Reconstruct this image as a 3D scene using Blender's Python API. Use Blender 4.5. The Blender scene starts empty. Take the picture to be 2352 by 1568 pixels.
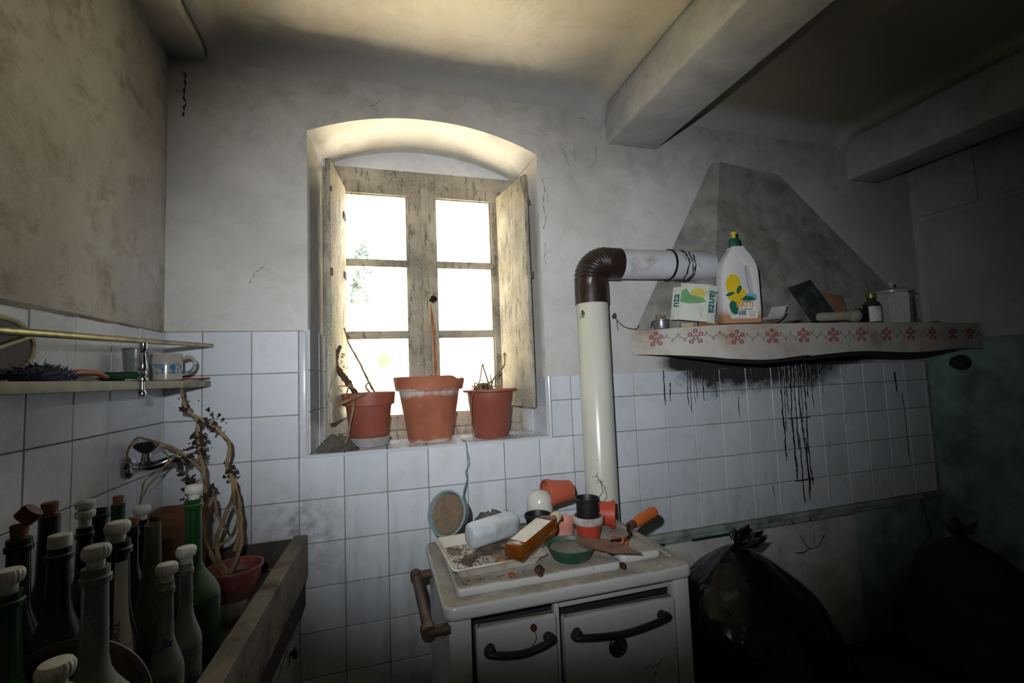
import bpy, bmesh, math, random
from mathutils import Vector, Matrix, noise
random.seed(7)
S = bpy.context.scene
COL = S.collection
H = 1.10            # height of the tiled window sill above the floor; geometry below is written with z = 0 at the sill

# ------------------------------------------------------------------ camera
cam_d = bpy.data.cameras.new('camera')
cam = bpy.data.objects.new('camera', cam_d)
COL.objects.link(cam)
S.camera = cam
cam_d.sensor_fit = 'HORIZONTAL'
cam_d.sensor_width = 36.0
cam_d.lens = 36.0 * 1044.6 / 2352.0
cam_d.clip_start = 0.02
CAM = Vector((0.2778, -1.7854, 0.2636))
_y, _p, _r = (math.radians(a) for a in (16.346, 4.152, -2.214))
_fwd = Vector((math.sin(_y) * math.cos(_p), math.cos(_y) * math.cos(_p), math.sin(_p)))
_right = Vector((math.cos(_y), -math.sin(_y), 0))
_up = _right.cross(_fwd)
CR = _right * math.cos(_r) + _up * math.sin(_r)
CU = -_right * math.sin(_r) + _up * math.cos(_r)
M3 = Matrix((CR, CU, -_fwd)).transposed()
cam.matrix_world = Matrix.Translation(CAM + Vector((0, 0, H))) @ M3.to_4x4()

# ------------------------------------------------------------------ world, sun, flash, exposure
W = bpy.data.worlds.new('sky')
S.world = W
W.use_nodes = True
_bg = W.node_tree.nodes['Background']
_bg.inputs['Color'].default_value = (0.93, 0.97, 1.0, 1)
_bg.inputs['Strength'].default_value = 5.0

sun_d = bpy.data.lights.new('sun', 'SUN')
sun_d.energy = 100.0
sun_d.angle = math.radians(0.6)
sun_d.color = (1.0, 0.91, 0.77)
sun = bpy.data.objects.new('sun', sun_d)
COL.objects.link(sun)
sun.rotation_euler = Vector((0.62, -0.10, 0.77)).to_track_quat('Z', 'Y').to_euler()

# the photographer's flash: a small hard source just above and beside the lens, aimed a little up
fl_d = bpy.data.lights.new('camera_flash', 'SPOT')
fl_d.energy = 93.0
fl_d.color = (0.90, 0.95, 1.0)
fl_d.spot_size = math.radians(80)
fl_d.spot_blend = 1.0
fl_d.shadow_soft_size = 0.012
flash = bpy.data.objects.new('camera_flash', fl_d)
COL.objects.link(flash)
flash.location = CAM + CR * -0.075 + CU * 0.10 + Vector((0, 0, H))
_aim = (M3 @ Vector((0.06, -0.012, -1.0))).normalized()
flash.rotation_euler = (-_aim).to_track_quat('Z', 'Y').to_euler()
flash.scale = (1.42, 1.0, 1.0)          # the reflector spreads wider than high

# daylight portal in the window opening (guides sky sampling, gives no light of its own)
po_d = bpy.data.lights.new('window_portal', 'AREA')
po_d.shape = 'RECTANGLE'; po_d.size = 0.8; po_d.size_y = 1.15
po_d.cycles.is_portal = True
po = bpy.data.objects.new('window_portal', po_d)
COL.objects.link(po)
po.location = (0.48, 0.40, 0.60 + H)
po.rotation_euler = (math.radians(-90), 0, 0)

S.view_settings.view_transform = 'Standard'
S.view_settings.look = 'None'
S.view_settings.gamma = 1.0
S.view_settings.exposure = 0.0
S.view_settings.use_curve_mapping = False
try:
    S.cycles.use_adaptive_sampling = True
    S.cycles.adaptive_threshold = 0.03
    S.cycles.max_bounces = 6
    S.cycles.transmission_bounces = 5
    S.cycles.glossy_bounces = 3
    S.cycles.diffuse_bounces = 3
    S.cycles.transparent_max_bounces = 16
    S.cycles.sample_clamp_indirect = 0.0
    S.cycles.caustics_reflective = False
    S.cycles.caustics_refractive = False
except Exception:
    pass

# ------------------------------------------------------------------ mesh helpers
class MB:
    """collects geometry for one mesh object"""
    def __init__(self):
        self.v = []; self.f = []; self.m = []; self.sm = []
    def add(self, vs, fs, mat=0, smooth=False):
        o = len(self.v)
        self.v += [tuple(p) for p in vs]
        for f in fs:
            self.f.append([i + o for i in f]); self.m.append(mat); self.sm.append(smooth)
        return self
    def box(self, c, s, rot=None, bev=0.0, seg=2, mat=0):
        bm = bmesh.new()
        bmesh.ops.create_cube(bm, size=1.0)
        bmesh.ops.scale(bm, vec=Vector(s), verts=bm.verts)
        if bev > 0:
            bmesh.ops.bevel(bm, geom=list(bm.edges), offset=min(bev, min(s) * 0.49), segments=seg, profile=0.5, affect='EDGES')
        return self.bm(bm, c, rot, mat, bev > 0)
    def bm(self, bm, c=(0, 0, 0), rot=None, mat=0, smooth=False):
        R = rot if rot is not None else Matrix.Identity(3)
        bm.verts.index_update()
        vs = [R @ v.co + Vector(c) for v in bm.verts]
        fs = [[v.index for v in f.verts] for f in bm.faces]
        self.add(vs, fs, mat, smooth); bm.free()
        return self
    def lathe(self, prof, n=28, c=(0, 0, 0), rot=None, mat=0, smooth=True, sq=None):
        """prof: (r, z) list bottom to top; closes where r == 0. sq: squareness exponent for rounded-square sections, or (sx, sy)"""
        R = rot if rot is not None else Matrix.Identity(3)
        C = Vector(c); vs = []; fs = []; rings = []
        for r, z in prof:
            if r <= 1e-6:
                rings.append([len(vs)]); vs.append(R @ Vector((0, 0, z)) + C)
            else:
                ring = []
                for i in range(n):
                    a = 2 * math.pi * i / n
                    ca, sa = math.cos(a), math.sin(a)
                    x, y = ca, sa
                    if sq:
                        e, sx, sy = sq
                        x = math.copysign(abs(ca) ** e, ca) * sx; y = math.copysign(abs(sa) ** e, sa) * sy
                    ring.append(len(vs)); vs.append(R @ Vector((r * x, r * y, z)) + C)
                rings.append(ring)
        for a, b in zip(rings, rings[1:]):
            if len(a) == 1 and len(b) == 1: continue
            for i in range(n):
                j = (i + 1) % n
                if len(a) == 1: fs.append([a[0], b[j], b[i]])
                elif len(b) == 1: fs.append([a[i], a[j], b[0]])
                else: fs.append([a[i], a[j], b[j], b[i]])
        return self.add(vs, fs, mat, smooth)
    def tube(self, pts, r, n=10, mat=0, closed=False, cap=True, flat=1.0):
        pts = [Vector(p) for p in pts]
        rs = r if isinstance(r, (list, tuple)) else [r] * len(pts)
        m = len(pts); vs = []; fs = []
        T = []
        for i in range(m):
            a = pts[i - 1] if (i > 0 or closed) else pts[i]
            b = pts[(i + 1) % m] if (i < m - 1 or closed) else pts[i]
            t = (b - a)
            T.append(t.normalized() if t.length > 1e-9 else Vector((0, 0, 1)))
        up = Vector((0, 0, 1)) if abs(T[0].z) < 0.9 else Vector((0, 1, 0))
        N = (up - T[0] * up.dot(T[0])).normalized()
        for i in range(m):
            N = (N - T[i] * N.dot(T[i]))
            N = N.normalized() if N.length > 1e-9 else T[i].orthogonal().normalized()
            B = T[i].cross(N)
            for k in range(n):
                a = 2 * math.pi * k / n
                vs.append(pts[i] + (N * math.cos(a) * flat + B * math.sin(a)) * rs[i])
        e = m if closed else m - 1
        for i in range(e):
            for k in range(n):
                k2 = (k + 1) % n; i2 = (i + 1) % m
                fs.append([i * n + k, i * n + k2, i2 * n + k2, i2 * n + k])
        if cap and not closed:
            fs.append(list(range(n))[::-1]); fs.append([(m - 1) * n + k for k in range(n)])
        return self.add(vs, fs, mat, True)
    def prism(self, poly, h, c=(0, 0, 0), rot=None, mat=0, bev=0.0):
        """poly: (x, y) outline counter-clockwise, extruded along +z by h"""
        bm = bmesh.new()
        vs = [bm.verts.new((x, y, 0)) for x, y in poly]
        f = bm.faces.new(vs)
        ex = bmesh.ops.extrude_face_region(bm, geom=[f])
        bmesh.ops.translate(bm, vec=(0, 0, h), verts=[g for g in ex['geom'] if isinstance(g, bmesh.types.BMVert)])
        bmesh.ops.recalc_face_normals(bm, faces=bm.faces)
        if bev > 0:
            es = [e for e in bm.edges if abs(e.verts[0].co.z - e.verts[1].co.z) < 1e-7]
            bmesh.ops.bevel(bm, geom=es, offset=bev, segments=2, profile=0.5, affect='EDGES')
        return self.bm(bm, c, rot, mat, False)
    def grid(self, fn, nu, nv, mat=0, smooth=True):
        vs = [fn(i / nu, j / nv) for j in range(nv + 1) for i in range(nu + 1)]
        fs = [[j * (nu + 1) + i, j * (nu + 1) + i + 1, (j + 1) * (nu + 1) + i + 1, (j + 1) * (nu + 1) + i] for j in range(nv) for i in range(nu)]
        return self.add(vs, fs, mat, smooth)
    def mesh(self, name, mats):
        me = bpy.data.meshes.new(name)
        me.from_pydata(self.v, [], self.f)
        for m in (mats if isinstance(mats, (list, tuple)) else [mats]): me.materials.append(m)
        me.polygons.foreach_set('material_index', self.m)
        me.polygons.foreach_set('use_smooth', self.sm)
        bm = bmesh.new(); bm.from_mesh(me)
        bmesh.ops.recalc_face_normals(bm, faces=bm.faces)
        bm.to_mesh(me); bm.free()
        me.update()
        return me
    def build(self, name, mats, parent=None, loc=(0, 0, 0), rot=None, autos=40, **tags):
        me = self.mesh(name, mats)
        o = bpy.data.objects.new(name, me)
        COL.objects.link(o)
        o.location = loc
        if rot is not None: o.rotation_euler = rot
        if parent is not None: o.parent = parent
        if autos and any(self.sm):
            try: me.set_sharp_from_angle(angle=math.radians(autos))
            except Exception: pass
        for k, v in tags.items(): o[k] = v
        return o

def thing(name, label, category, loc=(0, 0, 0), rot=None, group=None):
    o = bpy.data.objects.new(name, None)
    o.empty_display_size = 0.05
    COL.objects.link(o)
    o.location = loc
    if rot is not None: o.rotation_euler = rot
    o['label'] = label; o['category'] = category
    if group: o['group'] = group
    return o

def tag(o, label, category, group=None):
    o['label'] = label; o['category'] = category
    if group: o['group'] = group
    return o

def struct(o, label=None):
    o['kind'] = 'structure'
    if label: o['label'] = label
    return o

def text_mesh(name, s, size, mat, parent, loc, rot, ext=0.0006, align='CENTER', shear=0.0, bold=0.0, sx=1.0):
    cu = bpy.data.curves.new(name, 'FONT')
    cu.body = s; cu.size = size; cu.extrude = ext; cu.align_x = align; cu.align_y = 'CENTER'; cu.shear = shear; cu.offset = bold
    t = bpy.data.objects.new(name + '_tmp', cu)
    COL.objects.link(t)
    bpy.context.view_layer.update()
    me = bpy.data.meshes.new_from_object(t.evaluated_get(bpy.context.evaluated_depsgraph_get()))
    bpy.data.objects.remove(t); bpy.data.curves.remove(cu)
    me.name = name; me.materials.clear(); me.materials.append(mat)
    if sx != 1.0:
        for v in me.vertices: v.co.x *= sx
    o = bpy.data.objects.new(name, me)
    COL.objects.link(o)
    o.parent = parent; o.location = loc; o.rotation_euler = rot
    return o

def rx(a): return Matrix.Rotation(a, 3, 'X')
def ry(a): return Matrix.Rotation(a, 3, 'Y')
def rz(a): return Matrix.Rotation(a, 3, 'Z')
def align(d):
    """rotation taking +z to direction d"""
    return Vector((0, 0, 1)).rotation_difference(Vector(d).normalized()).to_matrix()
def jit(p, a, s=1.0):
    """smooth noise offset"""
    return noise.noise(Vector(p) * a) * s
def spline(pts, k=6):
    """Catmull-Rom through pts"""
    P = [Vector(p) for p in pts]
    P = [P[0] * 2 - P[1]] + P + [P[-1] * 2 - P[-2]]
    out = []
    for i in range(1, len(P) - 2):
        a, b, c, d = P[i - 1:i + 3]
        for j in range(k):
            t = j / k
            out.append(0.5 * (2 * b + (c - a) * t + (2 * a - 5 * b + 4 * c - d) * t * t + (3 * b - a - 3 * c + d) * t ** 3))
    out.append(P[-2])
    return out

# ------------------------------------------------------------------ materials
def srgb(r, g=None, b=None):
    if g is None: r, g, b = r
    f = lambda c: (c / 255 / 12.92) if c / 255 <= 0.04045 else ((c / 255 + 0.055) / 1.055) ** 2.4
    return (f(r), f(g), f(b), 1)

class NT:
    def __init__(self, name):
        self.mat = bpy.data.materials.new(name)
        self.mat.use_nodes = True
        self.t = self.mat.node_tree
        self.b = self.t.nodes['Principled BSDF']
        self.out = self.t.nodes['Material Output']
    def n(self, typ, **kw):
        nd = self.t.nodes.new(typ)
        for k, v in kw.items():
            if k in nd.inputs: nd.inputs[k].default_value = v
            else: setattr(nd, k, v)
        return nd
    def l(self, a, b): self.t.links.new(a, b)
    def pos(self):
        return self.n('ShaderNodeNewGeometry').outputs['Position']
    def obj(self):
        return self.n('ShaderNodeTexCoord').outputs['Object']
    def noise(self, co, scale, detail=4, rough=0.55, dist=0.0, stretch=None):
        if stretch:
            mp = self.n('ShaderNodeMapping'); mp.inputs['Scale'].default_value = stretch
            self.l(co, mp.inputs['Vector']); co = mp.outputs['Vector']
        nd = self.n('ShaderNodeTexNoise'); nd.inputs['Scale'].default_value = scale
        nd.inputs['Detail'].default_value = detail; nd.inputs['Roughness'].default_value = rough; nd.inputs['Distortion'].default_value = dist
        self.l(co, nd.inputs['Vector'])
        return nd.outputs['Fac']
    def ramp(self, fac, stops):
        nd = self.n('ShaderNodeValToRGB')
        cr = nd.color_ramp
        while len(cr.elements) < len(stops): cr.elements.new(0.5)
        for e, (p, c) in zip(cr.elements, stops):
            e.position = p; e.color = c if isinstance(c, (tuple, list)) else (c, c, c, 1)
        self.l(fac, nd.inputs['Fac'])
        return nd.outputs['Color']
    def mix(self, fac, a, b, mode='MIX'):
        nd = self.n('ShaderNodeMix'); nd.data_type = 'RGBA'; nd.blend_type = mode
        for s, v in (('Factor', fac), ('A', a), ('B', b)):
            i = [x for x in nd.inputs if x.name == s and (x.type == ('VALUE' if s == 'Factor' else 'RGBA'))][0]
            if isinstance(v, (int, float)): i.default_value = v
            elif isinstance(v, tuple): i.default_value = v
            else: self.l(v, i)
        return [o for o in nd.outputs if o.type == 'RGBA'][0]
    def math(self, op, a, b=0.0, clamp=False):
        nd = self.n('ShaderNodeMath'); nd.operation = op; nd.use_clamp = clamp
        for i, v in enumerate((a, b)):
            if isinstance(v, (int, float)): nd.inputs[i].default_value = v
            else: self.l(v, nd.inputs[i])
        return nd.outputs[0]
    def maprange(self, v, a, b, c=0.0, d=1.0):
        nd = self.n('ShaderNodeMapRange'); nd.clamp = True
        self.l(v, nd.inputs[0])
        for i, x in enumerate((a, b, c, d)): nd.inputs[1 + i].default_value = x
        return nd.outputs[0]
    def sep(self, co):
        nd = self.n('ShaderNodeSeparateXYZ'); self.l(co, nd.inputs[0]); return nd.outputs
    def bump(self, h, strength=0.3, dist=0.01):
        nd = self.n('ShaderNodeBump'); nd.inputs['Strength'].default_value = strength; nd.inputs['Distance'].default_value = dist
        self.l(h, nd.inputs['Height']); self.l(nd.outputs['Normal'], self.b.inputs['Normal'])
        return nd
    def col(self, c):
        if isinstance(c, tuple): self.b.inputs['Base Color'].default_value = c
        else: self.l(c, self.b.inputs['Base Color'])
        return self
    def set(self, **kw):
        for k, v in kw.items():
            i = self.b.inputs[k.replace('_', ' ')]
            if hasattr(v, 'is_linked') or hasattr(v, 'links'): self.l(v, i)
            else: i.default_value = v
        return self

def plain(name, c, rough=0.6, metal=0.0, dirt=None, amt=0.5, scale=14.0, bump=0.0, bscale=60.0, spec=0.5, var=0.12, world=False):
    """a painted or solid surface with uneven colour, optional dirt patches and fine relief"""
    m = NT(name)
    co = m.pos() if world else m.obj()
    n1 = m.noise(co, scale, 5, 0.6)
    c0 = srgb(c)
    lo = tuple(x * (1 - var) for x in c0[:3]) + (1,); hi = tuple(min(1, x * (1 + var)) for x in c0[:3]) + (1,)
    base = m.ramp(n1, [(0.3, lo), (0.7, hi)])
    if dirt:
        n2 = m.noise(co, scale * 0.6 + 3, 6, 0.65, 0.3)
        k = m.maprange(n2, 0.62 - 0.3 * amt, 0.80 - 0.2 * amt)
        base = m.mix(k, base, srgb(dirt))
    m.col(base)
    m.set(Roughness=rough, Metallic=metal, Specular_IOR_Level=spec)
    if bump:
        m.bump(m.noise(co, bscale, 4, 0.6), bump, 0.004)
    return m.mat

# ------------------------------------------------------------------ room materials
def mat_plaster():
    m = NT('plaster')
    co = m.pos()
    s = m.sep(co)
    big = m.noise(co, 1.4, 6, 0.6, 0.4)
    base = m.ramp(big, [(0.30, srgb(186, 182, 176)), (0.5, srgb(205, 202, 198)), (0.72, srgb(222, 220, 217))])
    fine = m.noise(co, 9.0, 8, 0.7, 0.6)
    base = m.mix(m.math('MULTIPLY', m.maprange(fine, 0.48, 0.78), 0.45), base, srgb(166, 160, 152))
    # darker and greyer towards the top of the walls
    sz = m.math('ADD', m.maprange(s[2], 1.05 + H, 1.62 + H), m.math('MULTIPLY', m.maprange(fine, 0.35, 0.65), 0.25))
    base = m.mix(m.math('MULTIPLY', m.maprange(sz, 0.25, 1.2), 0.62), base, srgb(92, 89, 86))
    rt = m.maprange(s[0], 1.55, 3.2)  # plaster darkened rightwards in the colour, standing in for the flash's falloff
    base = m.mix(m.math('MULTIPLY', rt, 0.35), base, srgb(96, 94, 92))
    hz = m.math('MULTIPLY', m.math('MULTIPLY', m.maprange(s[2], 0.20 + H, 0.27 + H), m.maprange(s[2], 0.46 + H, 0.40 + H)), m.math('MULTIPLY', m.maprange(s[0], 1.40, 1.60), m.maprange(s[0], 3.0, 2.6)))  # black of the sooty, shaded hood hollow painted onto the wall
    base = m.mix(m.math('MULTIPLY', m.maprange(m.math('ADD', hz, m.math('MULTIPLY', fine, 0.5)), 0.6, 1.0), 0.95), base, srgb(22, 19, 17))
    # fly specks and scuffs
    v = m.n('ShaderNodeTexVoronoi'); v.inputs['Scale'].default_value = 24.0; v.inputs['Randomness'].default_value = 1.0
    m.l(co, v.inputs['Vector'])
    sp = m.math('MULTIPLY', m.maprange(v.outputs['Distance'], 0.055, 0.02), m.maprange(m.noise(co, 2.2, 3), 0.5, 0.62))
    base = m.mix(m.math('MULTIPLY', sp, 0.75), base, srgb(52, 46, 40))
    # hairline cracks
    cr = m.noise(co, 3.1, 2, 0.5, 1.6)
    line = m.maprange(m.math('ABSOLUTE', m.math('SUBTRACT', cr, 0.5)), 0.004, 0.0)
    line = m.math('MULTIPLY', line, m.maprange(m.noise(co, 1.1, 2), 0.60, 0.68))
    base = m.mix(m.math('MULTIPLY', line, 0.6), base, srgb(70, 66, 62))
    m.col(base); m.set(Roughness=0.93, Specular_IOR_Level=0.15)
    h = m.math('ADD', m.math('MULTIPLY', m.noise(co, 5.0, 6, 0.6), 1.0), m.math('MULTIPLY', m.noise(co, 70.0, 4, 0.6), 0.10))
    m.bump(h, 0.36, 0.02)
    return m.mat

def mat_leftwall():
    m = NT('plaster_stained')
    co = m.pos(); s = m.sep(co)
    big = m.noise(co, 1.8, 6, 0.62, 0.5)
    base = m.ramp(big, [(0.30, srgb(178, 171, 162)), (0.5, srgb(198, 193, 186)), (0.72, srgb(212, 209, 204))])
    fine = m.noise(co, 11.0, 8, 0.72, 0.5)
    base = m.mix(m.maprange(fine, 0.50, 0.74), base, srgb(148, 134, 114))
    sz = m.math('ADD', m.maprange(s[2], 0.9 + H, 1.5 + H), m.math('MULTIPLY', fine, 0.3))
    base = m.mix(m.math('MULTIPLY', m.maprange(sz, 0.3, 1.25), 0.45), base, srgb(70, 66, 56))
    v = m.n('ShaderNodeTexVoronoi'); v.inputs['Scale'].default_value = 30.0
    m.l(co, v.inputs['Vector'])
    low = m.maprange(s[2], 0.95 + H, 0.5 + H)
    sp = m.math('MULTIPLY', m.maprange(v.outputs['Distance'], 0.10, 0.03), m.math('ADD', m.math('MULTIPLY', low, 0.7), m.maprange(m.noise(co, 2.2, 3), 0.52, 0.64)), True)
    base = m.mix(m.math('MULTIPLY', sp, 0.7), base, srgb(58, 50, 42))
    m.col(base); m.set(Roughness=0.95, Specular_IOR_Level=0.1)
    h = m.math('ADD', m.noise(co, 7.0, 6, 0.65), m.math('MULTIPLY', m.noise(co, 55.0, 5, 0.7), 0.22))
    m.bump(h, 0.7, 0.02)
    return m.mat

def mat_ceiling():
    m = NT('ceiling_plaster')
    co = m.pos(); s = m.sep(co)
    big = m.noise(co, 1.6, 6, 0.6, 0.6)
    base = m.ramp(big, [(0.30, srgb(222, 212, 192)), (0.55, srgb(236, 228, 212)), (0.75, srgb(242, 236, 224))])
    fine = m.noise(co, 6.0, 8, 0.7, 0.8)
    base = m.mix(m.math('MULTIPLY', m.maprange(fine, 0.48, 0.8), 0.5), base, srgb(190, 174, 144))
    base = m.mix(m.math('MULTIPLY', m.maprange(s[0], 1.35, 1.75), 0.55), base, srgb(78, 76, 72))  # right bay darkened in the colour where the flash dies away
    base = m.mix(m.math('MULTIPLY', m.maprange(s[0], -0.12, -0.42), 0.45), base, srgb(92, 88, 76))  # left end darkened in the colour where the daylight falls off
    base = m.mix(m.math('MULTIPLY', m.maprange(s[0], 0.80, 1.28), 0.55), base, srgb(150, 136, 104))  # yellow-brown stain towards the beam, with shade added in the colour
    # ceiling edge greyed in the colour so its shadow band merges into the wall
    edge_grey = m.maprange(m.math('ADD', s[1], m.math('MULTIPLY', m.math('SUBTRACT', fine, 0.5), 0.06)), -0.135, -0.04)
    base = m.mix(edge_grey, base, srgb(172, 169, 165))
    m.col(base); m.set(Roughness=0.95, Specular_IOR_Level=0.1)
    m.bump(m.math('ADD', m.noise(co, 4.0, 5, 0.6), m.math('MULTIPLY', m.noise(co, 60, 4), 0.08)), 0.5, 0.02)
    return m.mat

def mat_tile():
    m = NT('glazed_tile')
    co = m.pos(); s = m.sep(co)
    rnd = m.n('ShaderNodeObjectInfo').outputs['Random']
    base = m.mix(rnd, srgb(203, 208, 215), srgb(218, 221, 226))
    n1 = m.noise(co, 7.0, 7, 0.68, 0.4)
    base = m.mix(m.math('MULTIPLY', m.maprange(n1, 0.50, 0.72), 0.45), base, srgb(176, 172, 160))
    # runs of dust down the lower rows
    st = m.noise(co, 22.0, 4, 0.6, 0.0, stretch=(1, 1, 0.12))
    lowk = m.maprange(s[2], 0.05 + H, -0.45 + H)
    base = m.mix(m.math('MULTIPLY', m.math('MULTIPLY', m.maprange(st, 0.5, 0.72), lowk), 0.38), base, srgb(132, 124, 108))
    # brown grime creeping up from the sink corner
    d = m.n('ShaderNodeVectorMath'); d.operation = 'DISTANCE'; d.inputs[1].default_value = (0.0, 0.0, -0.27 + H)
    m.l(co, d.inputs[0])
    g = m.math('MULTIPLY', m.maprange(d.outputs['Value'], 0.20, 0.0), m.maprange(m.noise(co, 26, 6, 0.7), 0.42, 0.68))
    base = m.mix(m.math('MULTIPLY', g, 0.8), base, srgb(96, 82, 60))
    # soot under the chimney hood
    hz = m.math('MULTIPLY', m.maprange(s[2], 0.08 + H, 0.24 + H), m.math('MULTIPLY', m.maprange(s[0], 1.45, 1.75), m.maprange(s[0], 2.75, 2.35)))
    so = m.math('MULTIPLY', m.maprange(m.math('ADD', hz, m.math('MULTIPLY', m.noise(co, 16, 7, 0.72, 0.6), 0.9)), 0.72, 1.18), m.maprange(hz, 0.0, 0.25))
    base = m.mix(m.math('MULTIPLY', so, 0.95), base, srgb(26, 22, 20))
    rk = m.maprange(s[0], 1.7, 3.2)  # tiles darkened rightwards in the colour as the flash fades
    base = m.mix(m.math('MULTIPLY', rk, 0.12), base, srgb(104, 108, 106))
    # specks
    v = m.n('ShaderNodeTexVoronoi'); v.inputs['Scale'].default_value = 34.0; m.l(co, v.inputs['Vector'])
    sp = m.math('MULTIPLY', m.maprange(v.outputs['Distance'], 0.06, 0.02), m.maprange(m.noise(co, 3.0, 3), 0.52, 0.62))
    base = m.mix(m.math('MULTIPLY', sp, 0.6), base, srgb(70, 64, 56))
    m.col(base)
    m.set(Roughness=m.maprange(n1, 0.35, 0.7, 0.14, 0.42), Specular_IOR_Level=0.5)
    m.bump(m.noise(co, 9.0, 2, 0.5), 0.06, 0.02)
    return m.mat

def mat_oldpaint():
    """white oil paint, crazed and flaking off grey wood"""
    m = NT('flaking_paint')
    co = m.pos()
    n1 = m.noise(co, 6.0, 6, 0.65, 0.3)
    base = m.ramp(n1, [(0.3, srgb(164, 154, 134)), (0.55, srgb(188, 179, 160)), (0.75, srgb(202, 196, 180))])
    v = m.n('ShaderNodeTexVoronoi'); v.feature = 'DISTANCE_TO_EDGE'; v.inputs['Scale'].default_value = 210.0
    mp = m.n('ShaderNodeMapping'); mp.inputs['Scale'].default_value = (1, 1, 0.7); m.l(co, mp.inputs['Vector']); m.l(mp.outputs['Vector'], v.inputs['Vector'])
    crz = m.maprange(v.outputs['Distance'], 0.10, 0.02)
    where = m.maprange(m.noise(co, 5.5, 5, 0.65), 0.40, 0.60)
    k = m.math('MULTIPLY', crz, where)
    base = m.mix(m.math('MULTIPLY', k, 0.85), base, srgb(76, 66, 54))
    gr = m.noise(co, 42.0, 7, 0.72, 0.2, stretch=(1, 1, 0.25))
    pk = m.maprange(gr, 0.545, 0.62)
    base = m.mix(m.math('MULTIPLY', pk, 0.75), base, srgb(110, 97, 80))
    m.col(base); m.set(Roughness=0.7)
    hh = m.math('SUBTRACT', m.math('MULTIPLY', n1, 0.4), m.math('ADD', k, pk))
    m.bump(hh, 0.5, 0.003)
    return m.mat

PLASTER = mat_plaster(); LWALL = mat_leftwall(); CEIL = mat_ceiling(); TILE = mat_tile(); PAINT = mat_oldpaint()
GROUT = plain('grout', (150, 146, 136), 0.95, dirt=(88, 82, 70), amt=0.6, scale=8, world=True)
REVEAL = plain('reveal_limewash', (210, 206, 199), 0.93, dirt=(186, 179, 167), amt=0.3, scale=5, bump=0.4, bscale=30, world=True)
GREENW = plain('green_wall_paint', (138, 168, 152), 0.85, dirt=(92, 112, 102), amt=0.7, scale=2.5, bump=0.3, bscale=12, world=True)
FLOORM = plain('floor_dirt', (58, 52, 46), 0.9, dirt=(28, 25, 22), amt=0.8, scale=6, bump=0.6, bscale=24, world=True)
TRIMM = plain('ledge_trim', (158, 168, 158), 0.7, dirt=(96, 104, 92), amt=0.6, scale=8, world=True)
TAR = plain('tar', (14, 11, 9), 0.35, var=0.2)

XL, XR, YB, ZF, ZC = -0.415, 3.20, -3.3, -1.10, 1.50
WX0, WX1 = 0.03, 0.945       # window opening at the wall face
FY = 0.295                    # plane of the sashes

def arch_z(x, z0, z1, x0=WX0, x1=WX1):
    t = (x - (x0 + x1) / 2) / ((x1 - x0) / 2)
    return z0 + (z1 - z0) * (1 - abs(t) ** 2.1)

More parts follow.
